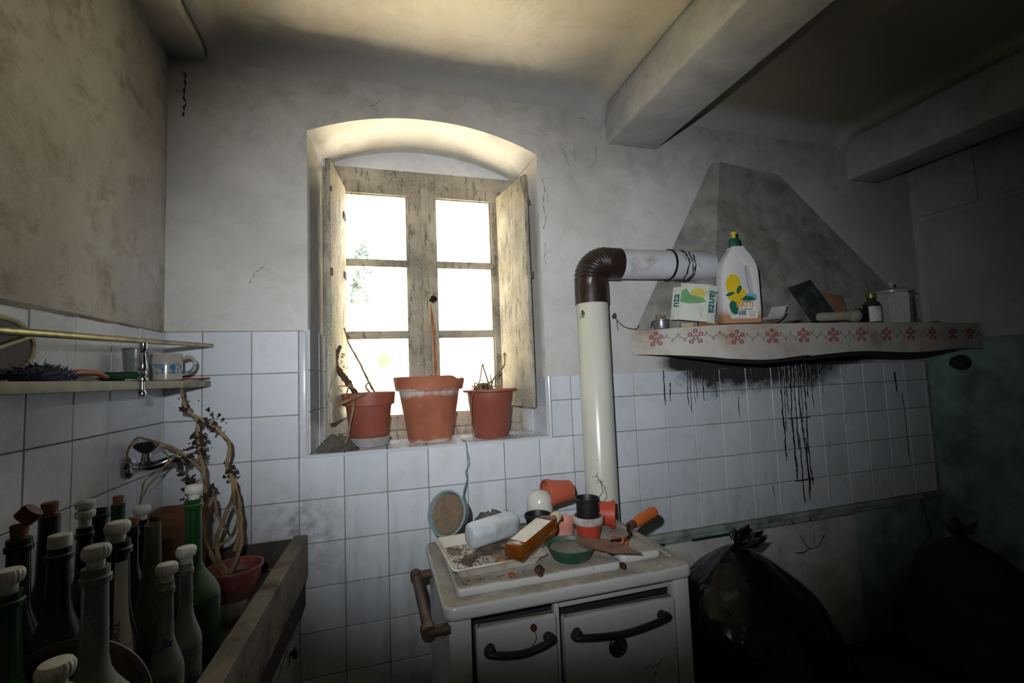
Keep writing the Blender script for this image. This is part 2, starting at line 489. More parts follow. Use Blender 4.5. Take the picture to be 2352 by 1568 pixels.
# --- back wall face with the arched window opening, thick; built as columns of quads
def wall_back():
    b = MB()
    NX = 40
    xs = [XL - 0.1] + [WX0 + (WX1 - WX0) * i / NX for i in range(NX + 1)] + [XR + 0.1]
    zt = 1.85
    # face pieces
    def quad(x0, z0, x1, z1, n=1): b.add([(x0, 0, z0), (x1, 0, z0), (x1, 0, z1), (x0, 0, z1)], [[0, 1, 2, 3]])
    quad(xs[0], ZF, xs[1], zt); quad(xs[-2], ZF, xs[-1], zt)
    b.add([(xs[1], 0, ZF), (xs[-2], 0, ZF), (xs[-2], 0, -0.004), (xs[1], 0, -0.004)], [[0, 1, 2, 3]])
    for a, c in zip(xs[1:-1], xs[2:-1]):
        b.add([(a, 0, arch_z(a, 1.205, 1.302)), (c, 0, arch_z(c, 1.205, 1.302)), (c, 0, zt), (a, 0, zt)], [[0, 1, 2, 3]])
    # outside face, so that daylight enters by the window only
    yo = 0.46
    for q in (((XL - 0.6, ZF - 2), (0.07, 1.95)), ((0.93, ZF - 2), (XR + 0.6, 1.95)), ((0.07, ZF - 2), (0.93, -0.03)), ((0.07, 1.215), (0.93, 1.95))):
        (x0, z0), (x1, z1) = q
        b.add([(x0, yo, z0), (x1, yo, z0), (x1, yo, z1), (x0, yo, z1)], [[3, 2, 1, 0]])
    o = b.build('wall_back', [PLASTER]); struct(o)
    # reveal: splayed jambs, arched soffit, sill bed, tympanum above the frame
    r = MB()
    JX0, JX1 = 0.055, 0.925
    zs = [-0.004 + 1.209 * i / 14 for i in range(15)]
    for xf, xb, s in ((WX0, JX0, 1), (WX1, JX1, -1)):
        ys = [0, 0.012, 0.05, 0.12, 0.21, 0.295, 0.46]
        def jx(y):
            t = min(1, y / FY); return xf + (xb - xf) * t
        vs = [(jx(y) - s * (0.010 * max(0, 1 - y / 0.012)), y, z) for z in zs for y in ys]
        n = len(ys)
        fs = [[j * n + i, j * n + i + 1, (j + 1) * n + i + 1, (j + 1) * n + i] for j in range(len(zs) - 1) for i in range(n - 1)]
        if s > 0: fs = [f[::-1] for f in fs]
        r.add(vs, fs, 0, True)
    def sof(u, v):
        x0 = WX0 + (JX0 - WX0) * min(1, v * 0.46 / FY); x1 = WX1 + (JX1 - WX1) * min(1, v * 0.46 / FY)
        x = x0 + (x1 - x0) * u; y = v * 0.46
        t = min(1, y / FY)
        return (x, y, arch_z(x, 1.205 + 0.006 * t, 1.302 + 0.008 * t, x0, x1))
    r.grid(sof, 40, 8)
    # tympanum
    NXT = 30
    for i in range(NXT):
        a = JX0 + (JX1 - JX0) * i / NXT; c = JX0 + (JX1 - JX0) * (i + 1) / NXT
        r.add([(a, FY + 0.004, 1.20), (c, FY + 0.004, 1.20), (c, FY + 0.004, arch_z(c, 1.211, 1.31, JX0, JX1) + .01), (a, FY + 0.004, arch_z(a, 1.211, 1.31, JX0, JX1) + .01)], [[0, 1, 2, 3]], 1)
    r.add([(WX0 - .01, 0.0, -0.004), (WX1 + .01, 0.0, -0.004), (JX1 + .02, 0.46, -0.004), (JX0 - .02, 0.46, -0.004)], [[0, 1, 2, 3]])
    r.build('window_reveal', [REVEAL, plain('tympanum_limewash', (226, 226, 228), 0.93, dirt=(200, 196, 190), amt=0.3, scale=6, world=True)], o)
    return o
wall_b = wall_back()

# --- other walls, floor, ceiling with cove and beams
def plane_obj(name, pts, mat, nu=1, nv=1):
    b = MB(); p = [Vector(q) for q in pts]
    b.grid(lambda u, v: tuple((p[0] * (1 - u) + p[1] * u) * (1 - v) + (p[3] * (1 - u) + p[2] * u) * v), nu, nv, 0, False)
    return struct(b.build(name, [mat]))
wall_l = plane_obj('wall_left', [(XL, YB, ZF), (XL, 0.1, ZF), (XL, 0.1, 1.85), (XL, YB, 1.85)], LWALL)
wall_r = plane_obj('wall_right', [(XR, 0.1, ZF), (XR, YB, ZF), (XR, YB, 0.36), (XR, 0.1, 0.36)], GREENW)
b = MB(); b.add([(XR, 0.1, 0.36), (XR, YB, 0.36), (XR, YB, 1.85), (XR, 0.1, 1.85)], [[0, 1, 2, 3]])
# shallow stepped edge and faint tall panels of the upper plaster
for x0, y0, y1, z0, z1 in ((0.010, -0.62, -0.04, 0.36, 1.02), (0.010, YB, -0.66, 0.36, 1.02), (0.012, -0.30, -0.04, 1.05, 1.80), (0.012, YB, -0.34, 1.05, 1.80)):
    b.box((XR - x0 / 2, (y0 + y1) / 2, (z0 + z1) / 2), (x0, y1 - y0, z1 - z0), bev=0.004)
b.build('upper_plaster', [PLASTER], wall_r)
wall_f = plane_obj('wall_front', [(XR, YB, ZF), (XL, YB, ZF), (XL, YB, 1.85), (XR, YB, 1.85)], PLASTER)
floor = plane_obj('floor', [(XL - .1, YB, ZF), (XR + .1, YB, ZF), (XR + .1, 0.1, ZF), (XL - .1, 0.1, ZF)], FLOORM)

def ceil_fn(u, v):
    x = XL - 0.05 + (XR - XL + 0.1) * u
    y = 0.02 - (v ** 1.6) * (0.02 - YB)
    r = 0.085
    z = ZC + 0.045 * math.sin(math.pi * min(1, max(0, (x + 0.29) / 1.57))) * min(1, max(0, -y / .3)) * (1 if x < 1.3 else 0)
    d = -y
    if d < r: z -= r - math.sqrt(max(0, r * r - (r - d) ** 2))
    for bx, s in ((1.28, -1), (1.55, 1), (-0.29, 1), (2.74, -1)):
        q = (x - bx) * s
        if 0 <= q < 0.10: z -= 0.10 - math.sqrt(max(0, 0.01 - (0.10 - q) ** 2))
    return (x, y, z + jit((x, y, 0), 2.0, 0.008))
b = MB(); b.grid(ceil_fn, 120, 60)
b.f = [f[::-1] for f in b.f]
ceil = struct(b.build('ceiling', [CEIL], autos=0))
b = MB(); b.add([(XL - 0.6, YB - .3, 1.9), (XR + .6, YB - .3, 1.9), (XR + .6, 0.46, 1.9), (XL - .6, 0.46, 1.9)], [[0, 1, 2, 3]])
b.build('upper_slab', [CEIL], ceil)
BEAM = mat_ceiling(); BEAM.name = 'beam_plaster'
for x0, x1, z0 in ((XL - 0.02, -0.29, 1.425), (1.283, 1.548, 1.29), (2.735, 2.95, 1.243)):
    b = MB()
    bm = bmesh.new(); bmesh.ops.create_cube(bm, size=1)
    bmesh.ops.scale(bm, vec=(x1 - x0, 3.4, 1.80 - z0), verts=bm.verts)
    bmesh.ops.bevel(bm, geom=list(bm.edges), offset=0.014, segments=3, profile=0.5, affect='EDGES')
    b.bm(bm, ((x0 + x1) / 2, YB / 2 + 0.0, (1.80 + z0) / 2), None, 0, True)
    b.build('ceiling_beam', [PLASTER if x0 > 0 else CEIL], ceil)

# --- tiles: one object each, sharing mesh data by size
TMESH = {}
def tile_mesh(w, h):
    k = (round(w, 3), round(h, 3))
    if k not in TMESH:
        b = MB(); b.box((0, 0, 0), (w - 0.0026, 0.007, h - 0.0026), bev=0.0016, seg=1)
        b.sm = [False] * len(b.sm)
        TMESH[k] = b.mesh('tile', [TILE])
    return TMESH[k]
def put_tile(parent, cx, cz, w, h, wall='back', off=0.0):
    o = bpy.data.objects.new('tile', tile_mesh(w, h))
    COL.objects.link(o); o.parent = parent
    tx, tz = random.uniform(-.0035, .0035), random.uniform(-.0035, .0035)
    if wall == 'back':
        o.location = (cx, -0.0042 - random.uniform(0, .0012), cz); o.rotation_euler = (tx, 0, tz)
    elif wall == 'left':
        o.location = (XL + 0.0042 + random.uniform(0, .0012), cx, cz); o.rotation_euler = (tx, 0, math.pi / 2 + tz)
    elif wall == 'sill':
        o.location = (cx, off, cz); o.rotation_euler = (math.pi / 2 + tx * .5, 0, 0)
    elif wall == 'jambl':
        o.location = (cx, off, cz); o.rotation_euler = (tx, 0, math.pi / 2 - 0.085 + tz)
    elif wall == 'jambr':
        o.location = (cx, off, cz); o.rotation_euler = (tx, 0, math.pi / 2 + 0.068 + tz)
    return o
T = 0.15
def rect_tile(x0, x1, z0, z1):
    if x1 - x0 > 0.012 and z1 - z0 > 0.012: put_tile(wall_b, (x0 + x1) / 2, (z0 + z1) / 2, x1 - x0, z1 - z0)
for col in range(-3, 22):
    for row in range(-3, 8):             # row k covers z from -T*(k+1) .. -T*k
        x0, x1 = col * T, col * T + T
        z1, z0 = -T * row, -T * row - T
        x0 = max(x0, XL + 0.004); x1 = min(x1, XR - 0.03)
        if col >= 7 and row > 2: continue           # right of the stove the tiling stops above the ledge
        if row < 0 and x0 > 0.5: z1 = min(z1, 0.252)  # lower upper edge right of the window
        if z1 - z0 < 0.01: continue
        if row < 0 and x1 > WX0 and x0 < WX1:         # cut at the window
            if x0 < WX0 - 0.05: rect_tile(x0, WX0 - 0.012, z0, z1)
            elif x1 > WX1 + 0.014: rect_tile(WX1 + 0.014, x1, z0, z1)
            continue
        rect_tile(x0, x1, z0, z1)
# glazed edge trim beside the opening and grout bed behind the tiles
b = MB()
b.add([(XL, -0.0012, ZF), (1.05, -0.0012, ZF), (1.05, -0.0012, 0), (XL, -0.0012, 0)], [[0, 1, 2, 3]])
b.add([(XL, -0.0012, 0), (WX0 - .012, -0.0012, 0), (WX0 - .012, -0.0012, 0.452), (XL, -0.0012, 0.452)], [[0, 1, 2, 3]])
b.add([(1.05, -0.0012, -0.45), (XR, -0.0012, -0.45), (XR, -0.0012, 0), (1.05, -0.0012, 0)], [[0, 1, 2, 3]])
b.add([(WX1 + .014, -0.0012, 0), (XR, -0.0012, 0), (XR, -0.0012, 0.25), (WX1 + .014, -0.0012, 0.25)], [[0, 1, 2, 3]])
b.add([(XL + 0.0012, -1.6, ZF), (XL + 0.0012, 0, ZF), (XL + 0.0012, 0, 0.452), (XL + 0.0012, -1.6, 0.44)], [[0, 1, 2, 3]])
b.build('grout', [GROUT], wall_b)
b = MB()
b.box((0.0135, -0.0035, 0.224), (0.0245, 0.011, 0.452), bev=0.005, seg=3)
b.tube([(WX1 + .008, -0.003, -0.004), (WX1 + .008, -0.003, 0.25)], 0.0065, 8)
b.tube([(WX0 - .006, -0.004, -0.002), (WX1 + .008, -0.004, -0.002)], 0.0055, 8)
b.build('edge_bead', [TILE], wall_b)
for j in range(-9, 5):                                # left wall
    for row in range(-3, 4):
        y0 = -0.026 - 0.15 * (j + 1); y1 = y0 + 0.15
        y1 = min(y1, -0.009)
        if y1 - y0 < .012: continue
        z0, z1 = -T * row - T, -T * row
        sag = 0.012 * y0 / .6 if row == -3 else 0
        put_tile(wall_l, (y0 + y1) / 2, (z0 + z1 + sag) / 2, y1 - y0, z1 - z0 + sag, 'left')
# sill and jamb tiles
sx = [WX0, 0.15, 0.30, 0.45, 0.60, 0.75, WX1]
for a, c in zip(sx, sx[1:]):
    put_tile(wall_b, (a + c) / 2, 0.002, c - a, 0.15, 'sill', 0.075 - 0.004)
    put_tile(wall_b, (a + c) / 2, 0.002, c - a, 0.15, 'sill', 0.221)
for k in range(3):
    z0 = 0.008 + 0.15 * k
    put_tile(wall_b, 0.039, z0 + 0.0745, 0.15, 0.149, 'jambl', 0.078); put_tile(wall_b, 0.052, z0 + 0.0745, 0.13, 0.149, 'jambl', 0.220)
for k in range(2):
    z0 = 0.008 + 0.12 * k
    put_tile(wall_b, 0.939, z0 + 0.06, 0.15, 0.12, 'jambr', 0.078); put_tile(wall_b, 0.929, z0 + 0.06, 0.13, 0.12, 'jambr', 0.220)
# ledge under the right-hand tiling
b = MB()
b.box(((1.02 + XR) / 2, -0.012, -0.462), (XR - 1.02, 0.024, 0.022), bev=0.004)
b.box(((1.02 + XR) / 2, -0.006, -0.485), (XR - 1.02, 0.012, 0.020), bev=0.003)
struct(b.build('trim_1', [TRIMM]))
# cracks in the plaster beside the window and dark cobweb strands
def crack(pts, r=0.0011, y=-0.0012, name='plaster_crack', mat=None, parent=None):
    P_ = spline([(x, y, z) for x, z in pts], 5); b = MB()
    b.tube([(p.x + jit((p.x, 0, p.z), 90, .006), p.y, p.z) for p in P_], [r * .75 * (1 + .7 * math.sin(i * 1.7)) for i in range(len(P_))], 4)
    b.build(name, [mat or TAR], parent or wall_b)
CRK = plain('crack_dark', (58, 54, 50), 0.95)
crack([(0.966, 1.10), (0.975, 1.05), (0.964, 0.99), (0.972, 0.93), (0.962, 0.88)], mat=CRK)
crack([(0.975, 1.05), (0.988, 1.03), (0.983, 0.99)], 0.0007, mat=CRK)
crack([(0.968, 0.82), (0.962, 0.76), (0.966, 0.72)], 0.0008, mat=CRK)
crack([(0.26, 1.33), (0.285, 1.345), (0.30, 1.36)], 0.0009, mat=CRK)
crack([(0.72, 0.98), (0.725, 0.955)], 0.0008, FY + .003, mat=CRK)
crack([(-0.365, 1.37), (-0.362, 1.33), (-0.366, 1.29), (-0.362, 1.25), (-0.368, 1.21)], 0.0034, -0.004, 'cobweb', CRK)
crack([(-0.16, 0.62), (-0.145, 0.655), (-0.13, 0.67), (-0.11, 0.69)], 0.0008, mat=CRK)
# painted lower wall with two pale boards fixed to it
b = MB()
b.add([(1.12, -0.002, ZF), (XR, -0.002, ZF), (XR, -0.002, -0.49), (1.12, -0.002, -0.49)], [[0, 1, 2, 3]], 1)
b.box((1.80, -0.010, -0.80), (1.50, 0.016, 0.60), bev=0.003, mat=0)
b.box((1.80, -0.006, -0.57), (1.50, 0.010, 0.135), bev=0.002, mat=0)
b.build('lower_panel', [plain('panel_paint', (206, 206, 196), 0.8, dirt=(150, 146, 132), amt=0.55, scale=3, world=True), GREENW], wall_b)
# ------------------------------------------------------------------ window
def mat_glass():
    m = NT('window_glass')
    t = m.t
    tr = m.n('ShaderNodeBsdfTransparent'); tr.inputs['Color'].default_value = (0.97, 0.985, 0.98, 1)
    gl = m.n('ShaderNodeBsdfGlossy'); gl.inputs['Roughness'].default_value = 0.03
    df = m.n('ShaderNodeBsdfTranslucent'); df.inputs['Color'].default_value = (0.85, 0.87, 0.84, 1)
    mx = m.n('ShaderNodeMixShader'); mx2 = m.n('ShaderNodeMixShader')
    d = m.maprange(m.noise(m.pos(), 7, 6, 0.6), 0.4, 0.75, 0.02, 0.16)
    m.l(d, mx.inputs[0]); m.l(tr.outputs[0], mx.inputs[1]); m.l(df.outputs[0], mx.inputs[2])
    mx2.inputs[0].default_value = 0.05
    m.l(mx.outputs[0], mx2.inputs[1]); m.l(gl.outputs[0], mx2.inputs[2])
    m.l(mx2.outputs[0], m.out.inputs['Surface'])
    return m.mat
GLASS = mat_glass()
DARKWOOD = plain('bare_wood', (112, 98, 80), 0.85, dirt=(64, 54, 44), amt=0.5, scale=20)
RUST = plain('rust_iron', (96, 52, 30), 0.8, dirt=(44, 26, 18), amt=0.5, scale=60, metal=0.3)
IRON = plain('dark_iron', (44, 38, 34), 0.6, metal=0.6, scale=50)

win = bpy.data.objects.new('window_1', None); COL.objects.link(win); struct(win, 'old white two-leaf casement window with flaking paint in an arched recess')
win.location = (0.48, FY, 0)
def wp(b, name, mats): return b.build(name, mats, win, (-0.48, -FY, 0))
b = MB()
b.box((0.080, FY + 0.03, 0.60), (0.054, 0.06, 1.20), bev=0.004)
b.box((0.905, FY + 0.03, 0.60), (0.054, 0.06, 1.20), bev=0.004)
b.box((0.4925, FY + 0.028, 1.182), (0.88, 0.064, 0.066), bev=0.004)
b.box((0.4925, FY + 0.03, 0.020), (0.88, 0.07, 0.040), bev=0.006)
wp(b, 'frame', [PAINT])
# each sash: stiles, rails, two glazing bars, three panes, a folded-back shutter
GZ = [(0.793, 1.097), (0.471, 0.773), (0.100, 0.449)]
def sash(x0, x1, g0, g1, side):
    y = FY - 0.006
    s = MB(); yc = y + 0.018; d = 0.036
    s.box(((x0 + g0) / 2, yc, 0.598), (g0 - x0, d, 1.11), bev=0.004)
    s.box(((x1 + g1) / 2, yc, 0.598), (x1 - g1, d, 1.11), bev=0.004)
    s.box(((g0 + g1) / 2, yc, 1.1245), (g1 - g0 + .004, d, 0.057), bev=0.004)
    s.box(((g0 + g1) / 2, yc, 0.071), (g1 - g0 + .004, d, 0.060), bev=0.004)
    sa = wp(s, 'sash', [PAINT])
    for z in (0.783, 0.460):
        q = MB(); q.box(((g0 + g1) / 2, yc - 0.002, z), (g1 - g0 + 0.006, 0.026, 0.022), bev=0.004)
        q.box(((g0 + g1) / 2, yc - 0.012, z), (g1 - g0 + 0.006, 0.010, 0.010), bev=0.003)
        o = q.build('glazing_bar', [PAINT], sa)
    for z0, z1 in GZ:
        q = MB(); q.box(((g0 + g1) / 2, yc + 0.004, (z0 + z1) / 2), (g1 - g0 + .010, 0.003, z1 - z0 + .010))
        q.build('pane', [GLASS], sa)
    q = MB()                                       # putty beads
    for z0, z1 in GZ:
        for xx in (g0 + .003, g1 - .003): q.box((xx, yc - 0.004, (z0 + z1) / 2), (0.007, 0.014, z1 - z0), bev=0.002)
        for zz in (z0 + .003, z1 - .003): q.box(((g0 + g1) / 2, yc - 0.004, zz), (g1 - g0, 0.014, 0.007), bev=0.002)
    q.build('putty_bead', [PAINT], sa)
    return sa
sl = sash(0.096, 0.474, 0.139, 0.411, -1)
sr = sash(0.478, 0.890, 0.537, 0.803, 1)
# meeting strip with the bolt rod, guides and knob
b = MB(); b.box((0.488, FY - 0.012, 0.598), (0.036, 0.012, 1.11), bev=0.005); wp(b, 'meeting_strip', [PAINT])
b = MB(); b.tube([(0.498, FY - 0.024, 0.30), (0.500, FY - 0.024, 1.16)], 0.0055, 8)
for z in (1.165, 0.88, 0.655): b.box((0.499, FY - 0.023, z), (0.022, 0.016, 0.020 if z < 1 else 0.034), bev=0.004)
b.lathe([(0, 0), (0.010, 0.0), (0.008, 0.02), (0.007, 0.05), (0.011, 0.055), (0, 0.06)], 12, (0.4995, FY - 0.024, 0.84))
wp(b, 'bolt_rod', [PAINT])
b = MB(); b.lathe([(0, 0), (0.008, 0), (0.008, 0.014), (0.013, 0.020), (0.017, 0.030), (0.013, 0.040), (0, 0.043)], 16, (0.505, FY - 0.026, 0.612), align((0.35, -1, 0)))
wp(b, 'knob', [IRON])
b = MB(); b.tube(spline([(0.503, FY - 0.022, 0.59), (0.510, FY - 0.02, 0.53), (0.516, FY - 0.02, 0.45), (0.520, FY - .018, 0.30), (0.520, FY - .018, 0.22)]), 0.006, 6, flat=0.4)
wp(b, 'rust_run', [plain('rust_stain', (176, 108, 62), 0.9, dirt=(110, 62, 34), amt=0.5, scale=40)])
# shutters folded in against the jambs
def shutter(name, hx, hy, fx, fy, z0, z1):
    h = Vector((hx, hy, 0)); f = Vector((fx, fy, 0)); d = (f - h); L = d.length; a = math.atan2(d.y, d.x)
    s = MB(); s.box((L / 2, 0, (z0 + z1) / 2), (L, 0.019, z1 - z0), bev=0.004)
    o = s.build(name, [PAINT], win, (hx - 0.48, hy - FY, 0), (0, 0, a))
    q = MB()
    for z in (z0 + .16, (z0 + z1) / 2 + .1, z1 - .14): q.lathe([(0, -.022), (0.004, -.016), (0.004, .016), (0, .022)], 8, (0.0, 0.0, z)); q.box((0.03, 0.011, z), (0.05, 0.004, 0.03), bev=.001)
    q.build('hinge', [IRON], o)
    q = MB(); q.box((L + 0.001, 0.011, (z0 + z1) / 2 + 0.06), (0.008, 0.010, 0.030), bev=.002); q.box((L + 0.001, 0.011, z1 - 0.12), (0.008, 0.008, 0.022), bev=.002)
    q.build('catch', [DARKWOOD], o)
    return o
shutter('shutter', 0.138, 0.275, 0.103, 0.0, 0.112, 1.108)
shutter('shutter', 0.836, 0.275, 0.886, -0.005, 0.126, 1.112)

# ------------------------------------------------------------------ outside: sunlit court, white house, trees
FAC = plain('outside_limewash', (236, 230, 214), 0.9, world=True, scale=2)
BOUNCE = plain('outside_bounce_ground', (238, 230, 212), 0.95, world=True, scale=1.5)
b = MB(); b.add([(-30, 0.47, 0), (30, 0.47, 0), (30, 60, 0), (-30, 60, 0)], [[0, 1, 2, 3]])
g = b.build('outside_ground', [plain('outside_dry_grass', (150, 144, 104), 0.95, world=True, scale=1.5)], None, (0, 0, -2.62)); struct(g)
b = MB(); b.box((0, 2.45, 0.01), (16, 3.9, 0.02)); b.build('bounce_ground', [BOUNCE], g)  # unseen pale ground, added to bounce sunlight up onto the ceiling
hs = thing('white_house', 'overexposed white house with a brown-shuttered window seen through the left sash', 'house', (0.45, 9.0, -2.6))
b = MB(); b.box((0, 2.0, 1.85), (7.4, 4.0, 3.7)); b.build('wall', [FAC], hs)
b = MB(); b.prism([(-4.0, 0), (4.0, 0), (0, 1.0)], 4.6, (0, 4.3, 3.7), rx(math.pi / 2)); b.build('roof', [plain('outside_roof', (236, 222, 204), 0.9)], hs)
b = MB(); b.box((-0.075, -0.02, 3.30), (0.22, 0.10, 0.30), bev=0.01); sh = b.build('window_shutter', [plain('brown_shutter', (92, 74, 60), 0.8)], hs)
b = MB(); b.box((0.14, -0.02, 3.30), (0.18, 0.06, 0.30), bev=0.01); b.build('window_leaf', [plain('cream_leaf', (150, 124, 92), 0.8)], hs)
LEAF = plain('outside_leaf', (112, 134, 136), 0.9, scale=3)
LEAF2 = plain('outside_leaf_pale', (168, 184, 130), 0.9, scale=3)
def out_tree(loc, h, r, label, mat, seed, cone=False):
    rnd = random.Random(seed)
    t = thing('tree', label, 'tree', loc)
    q = MB(); q.tube([(0, 0, 0), (0.05, 0, h * 0.4), (0, 0.05, h * 0.8)], [0.12, 0.09, 0.03], 8); q.build('trunk', [DARKWOOD], t)
    q = MB()
    for i in range(1500):
        z = rnd.uniform(0.14, 1.0); rr = r * ((1 - z) ** 0.7 + 0.1 if cone else math.sqrt(max(0, 1 - ((z - .57) / .45) ** 2)))
        a = rnd.uniform(0, 6.283); k = rnd.uniform(0.3, 1) ** 0.5
        p = Vector((math.cos(a) * rr * k, math.sin(a) * rr * k, z * h))
        s = rnd.uniform(0.16, 0.34); u = Vector((rnd.uniform(-1, 1), rnd.uniform(-1, 1), rnd.uniform(-1, 1))).normalized(); w = u.orthogonal().normalized()
        q.add([p - u * s, p + w * s * .6, p + u * s, p - w * s * .6], [[0, 1, 2, 3]])
    o = q.build('foliage', [mat], t); o['kind'] = 'stuff'
    return t
out_tree((-0.45, 21.0, -2.6), 9.6, 1.0, 'tall dark cypress-like tree faint through the middle left pane', LEAF, 3, True)
out_tree((-2.0, 17.0, -2.6), 6.2, 1.5, 'pale green bushy tree at the edge of the left panes', LEAF2, 5)
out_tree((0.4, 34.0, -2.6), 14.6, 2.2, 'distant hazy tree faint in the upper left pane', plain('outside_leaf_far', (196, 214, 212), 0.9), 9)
# ------------------------------------------------------------------ left side: sink, shelf, tap, bottles
STONE = plain('sink_cement', (128, 118, 100), 0.9, dirt=(70, 62, 50), amt=0.6, scale=9, bump=0.6, bscale=45)
STONEIN = plain('sink_inside', (74, 68, 60), 0.9, dirt=(36, 32, 28), amt=0.6, scale=7, bump=0.5, bscale=40)
WHITEWOOD = plain('painted_cabinet', (128, 124, 112), 0.7, dirt=(84, 76, 62), amt=0.4, scale=6)
DARKRED = plain('dark_red_wood', (58, 34, 26), 0.75, dirt=(30, 20, 16), amt=0.4, scale=12)
BLACKPL = plain('black_plastic', (22, 22, 22), 0.45, dirt=(52, 48, 42), amt=0.25, scale=30)
WHITEPL = plain('white_plastic', (206, 204, 194), 0.45, dirt=(156, 140, 112), amt=0.35, scale=60)
CORK = plain('cork', (132, 92, 66), 0.9, dirt=(92, 56, 36), amt=0.5, scale=90, bump=0.5, bscale=200)
CHROME = plain('chrome', (196, 198, 200), 0.16, metal=1.0, dirt=(96, 92, 84), amt=0.3, scale=40)
BRASS = plain('old_brass', (150, 138, 84), 0.35, metal=0.75, dirt=(78, 76, 46), amt=0.5, scale=30)
STEM = plain('dry_stem', (148, 124, 88), 0.85, dirt=(96, 66, 40), amt=0.55, scale=30, bump=0.5, bscale=120)
STEMD = plain('dry_twig_dark', (84, 62, 44), 0.9, dirt=(40, 30, 24), amt=0.5, scale=40)
DRYLEAF = plain('withered_leaf', (56, 38, 30), 0.9, dirt=(26, 20, 18), amt=0.4, scale=40)
TERRA = plain('terracotta', (168, 96, 62), 0.88, dirt=(196, 180, 164), amt=0.22, scale=12, bump=0.3, bscale=60)
SOIL = plain('soil', (60, 48, 38), 0.98, dirt=(30, 24, 20), amt=0.5, scale=60, bump=1.0, bscale=140)

def mat_bottle(name, glass, dust=(128, 118, 96), amt=0.6, rough=0.12):
    """glass bottle with dust lying on the shoulders and body"""
    m = NT(name)
    co = m.obj(); s = m.sep(co)
    up = m.sep(m.n('ShaderNodeNewGeometry').outputs['Normal'])[2]
    n1 = m.noise(co, 22, 6, 0.65, 0.2)
    k = m.math('ADD', m.math('MULTIPLY', m.maprange(up, 0.0, 0.55), 0.75), m.math('MULTIPLY', m.maprange(n1, 0.35, 0.75), 0.45))
    n2 = m.noise(co, 5, 3, 0.5)
    k = m.math('MULTIPLY', m.math('MULTIPLY', k, m.maprange(n2, 0.25, 0.55, 0.55, 1.0)), amt, True)
    m.col(m.mix(k, srgb(glass), srgb(dust)))
    m.set(Roughness=m.maprange(k, 0.0, 0.6, rough, 0.75), Transmission_Weight=m.maprange(k, 0.0, 0.6, 0.55, 0.0), IOR=1.45)
    return m.mat
G_GREEN = mat_bottle('green_glass', (28, 96, 46), amt=0.42)
G_DGREEN = mat_bottle('dark_green_glass', (22, 48, 26), amt=0.45)
G_BLACK = mat_bottle('black_glass', (16, 16, 18), amt=0.30)
G_CLEAR = mat_bottle('dusty_clear_glass', (150, 158, 152), dust=(110, 102, 84), amt=0.75)
G_OLIVE = mat_bottle('olive_glass', (92, 92, 62), amt=0.7)

def ribbed(b, prof, c, rot=None, n=72, ribs=18, mat=0):
    """lathe with vertical flutes: prof entries (r, z, flute depth)"""
    R = rot if rot is not None else Matrix.Identity(3); C = Vector(c); vs = []; fs = []
    for r, z, a in prof:
        for i in range(n):
            t = 2 * math.pi * i / n
            rr = r * (1 + a * (abs(math.sin(ribs * t / 2)) - 0.5))
            vs.append(R @ Vector((rr * math.cos(t), rr * math.sin(t), z)) + C)
    m = len(prof)
    for j in range(m - 1):
        for i in range(n): fs.append([j * n + i, j * n + (i + 1) % n, (j + 1) * n + (i + 1) % n, (j + 1) * n + i])
    fs.append(list(range(n))[::-1]); fs.append([(m - 1) * n + i for i in range(n)])
    return b.add(vs, fs, mat, True)

def stopper(parent, z, s=1.0, tilt=(0, 0, 0), kind='cap'):
    """moulded white stopper pushed into the neck"""
    b = MB()
    if kind == 'cap':
        b.lathe([(0, -0.012), (0.011, -0.012), (0.0125, 0.0), (0.0135, 0.016), (0, 0.016)], 24)
        ribbed(b, [(0.0150, 0.013, 0.0), (0.0185, 0.016, 0.07), (0.0205, 0.024, 0.08), (0.0205, 0.031, 0.07), (0.0175, 0.0365, 0.03), (0.010, 0.0385, 0), (0.004, 0.0375, 0)], (0, 0, 0))
    elif kind == 'flat':
        b.lathe([(0, 0), (0.0165, 0.0), (0.017, 0.003), (0.0165, 0.020), (0.0145, 0.022), (0, 0.0215)], 32)
    elif kind == 'double':
        b.lathe([(0, -0.012), (0.011, -0.012), (0.0115, 0.0), (0.0125, 0.024), (0, 0.024)], 24)
        for k in range(8): b.lathe([(0.0118, k * .003), (0.0132, k * .003 + .0015), (0.0118, k * .003 + .003)], 20)
        for z0 in (0.022, 0.046):
            ribbed(b, [(0.0150, z0, 0.0), (0.0190, z0 + .003, 0.06), (0.0205, z0 + .010, 0.07), (0.0200, z0 + .017, 0.05), (0.014, z0 + .022, 0.02), (0.006, z0 + .0225, 0)], (0, 0, 0))
    mat = WHITEPL
    if kind == 'cork':
        b = MB(); b.lathe([(0, -0.015), (0.0105, -0.015), (0.0120, 0.0), (0.0138, 0.024), (0.0125, 0.026), (0, 0.026)], 20); mat = CORK
    b.v = [tuple(Vector(v) * s) for v in b.v]
    o = b.build('stopper', [mat], parent, (0, 0, z), tilt)
    return o

